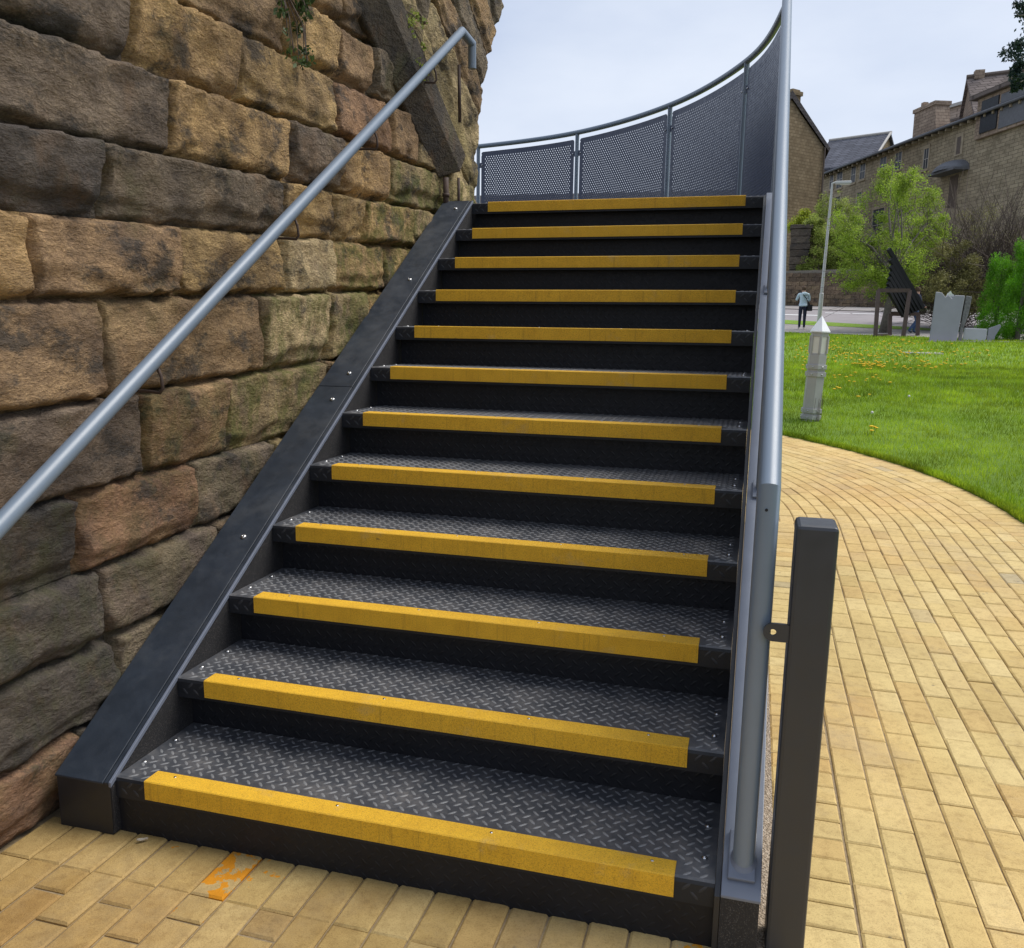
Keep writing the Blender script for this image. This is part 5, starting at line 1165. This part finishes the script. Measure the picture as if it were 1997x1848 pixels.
# ================================================================== GRASS AND FLOWERS
def sample_lawn(n, ymin, ymax, xmin, xmax, seed):
    r = np.random.default_rng(seed); P = np.c_[r.uniform(xmin, xmax, n), r.uniform(ymin, ymax, n)]
    R = np.hypot(P[:, 0] - AC.x, P[:, 1] - AC.y); ok = np.where(P[:, 1] > AC.y, R > RE - .01, P[:, 0] > AC.x + RE - .01)
    l0 = np.array([L0(x) for x in P[:, 0]]); ok &= P[:, 1] < l0 - .25
    ok &= ~((P[:, 1] < 7) & (P[:, 0] < 1.2))
    return P[ok]
def blades(P, h, w, seed):
    n = len(P); r = np.random.default_rng(seed); z = np.interp(P[:, 1], GY, GZ) + .01
    a = r.uniform(0, 2 * np.pi, n); H = h * r.uniform(.55, 1.35, n); W_ = w * r.uniform(.7, 1.3, n); l = r.uniform(.1, .75, n) * H; b = r.uniform(0, 2 * np.pi, n)
    dx, dy = np.cos(a) * W_, np.sin(a) * W_; lx, ly = np.cos(b) * l, np.sin(b) * l; B = np.c_[P, z]
    V = np.stack([B - np.c_[dx, dy, 0 * dx], B + np.c_[dx, dy, 0 * dx], B + np.c_[lx * .45 - dx * .6, ly * .45 - dy * .6, H * .62], B + np.c_[lx * .45 + dx * .6, ly * .45 + dy * .6, H * .62], B + np.c_[lx, ly, H]], 1).reshape(-1, 3)
    i = np.arange(n) * 5; F = np.concatenate([np.c_[i, i + 1, i + 3], np.c_[i, i + 3, i + 2], np.c_[i + 2, i + 3, i + 4]]); return V, F
VS, FS, o_ = [], [], 0
rE = np.random.default_rng(77); aE = rE.uniform(-.35, 1.75, 15000); RR = RE + rE.uniform(-.015, .07, 15000); PE = np.c_[AC.x + RR * np.cos(np.maximum(aE, 0)), AC.y + RR * np.sin(np.maximum(aE, 0)) + np.minimum(aE, 0) * 8]
V, F = blades(PE, .045, .0035, 519); VS.append(V); FS.append(F + o_); o_ += len(V)
for k, (n, y0, y1, x0, x1, h, w) in enumerate(((80000, 4.6, 11, 1.2, 9.5, .052, .0032), (62000, 11, 17, .2, 10.5, .060, .0055), (36000, 17, 31, -1, 14, .070, .010), (26000, 1.0, 6.0, 3.68, 9.0, .055, .0040))):
    P = sample_lawn(n, y0, y1, x0, x1, 500 + k); V, F = blades(P, h, w, 520 + k); VS.append(V); FS.append(F + o_); o_ += len(V)
tag(link('grass', fastmesh('grass', np.concatenate(VS), np.concatenate(FS), M['blade'])), kind='stuff')
r = np.random.default_rng(31); pts = []
for (u, v, su, sv, n) in ((1700, 717, 40, 7, 60), (1640, 700, 60, 14, 40), (1720, 693, 80, 12, 60), (1600, 680, 45, 10, 45), (1840, 713, 60, 6, 16), (1785, 717, 40, 12, 22), (1660, 740, 60, 10, 18), (1750, 672, 60, 6, 30), (1900, 690, 70, 8, 18), (1650, 770, 40, 14, 6), (1570, 700, 18, 30, 20), (1702, 846, 5, 1.5, 4)):
    for _ in range(n): pts.append((u + r.normal() * su * .6, v + r.normal() * sv * .6))
mb = MB(); md = MB()
for u, v in pts:
    if u < 1528 or u > 2050 or v < 663 or v > 850: continue
    p = onground(u, v, .02)
    if p.y > L0(p.x) - .3 or math.hypot(p.x - AC.x, p.y - AC.y) < RE + .1: continue
    q = p + Vector((r.normal() * .02, r.normal() * .02, r.uniform(.045, .085))); s = r.uniform(.018, .030) * (1 + .010 * (p - CAMLOC).length)
    md.lathe([(.001, -s * .25), (s * .7, -s * .05), (s, s * .15), (s * .55, s * .38), (.001, s * .42)], q, 7); mb.tube([p, q], .003, 3, cap=False)
for u, v in ((1771, 777), (1699, 811), (1716, 795)):
    p = onground(u, v + 14, .02); q = p + Vector((0, 0, .12)); mb.tube([p, q], .003, 4)
tag(md.build('dandelion_heads', M['petal'], smooth=True), kind='stuff'); tag(mb.build('dandelion_stems', M['blade']), kind='stuff')
mb = MB()
for u, v in ((1771, 777), (1699, 811)):
    p = onground(u, v + 14, .02) + Vector((0, 0, .13)); e = ell((p.x, p.y, p.z), (.017, .017, .017), 8); mb.add(e.v, e.f)
tag(mb.build('dandelion_clocks', M['fluff'], smooth=True), kind='stuff')

# a curled pale leaf lying on the paving by the stringer foot
c = onground(278, 1641, .004); mb = MB(); V = []
for i in range(7):
    a = (i - 3) / 3
    for j in (-1, 0, 1): V.append((c.x + a * .013, c.y + j * .007 * (1 - a * a * .9) + a * .008, c.z + .002 + (.006 if j else 0) + abs(a) * .004))
mb.add(V, [(i * 3 + j, i * 3 + 3 + j, i * 3 + 4 + j, i * 3 + 1 + j) for i in range(6) for j in (0, 1)]); lf = mb.build('fallen_leaf', M['dry_leaf']); lf.modifiers.new('thick', 'SOLIDIFY').thickness = .0006
tag(lf, 'small curled pale leaf on the pavers by the foot of the stairs', 'leaf')
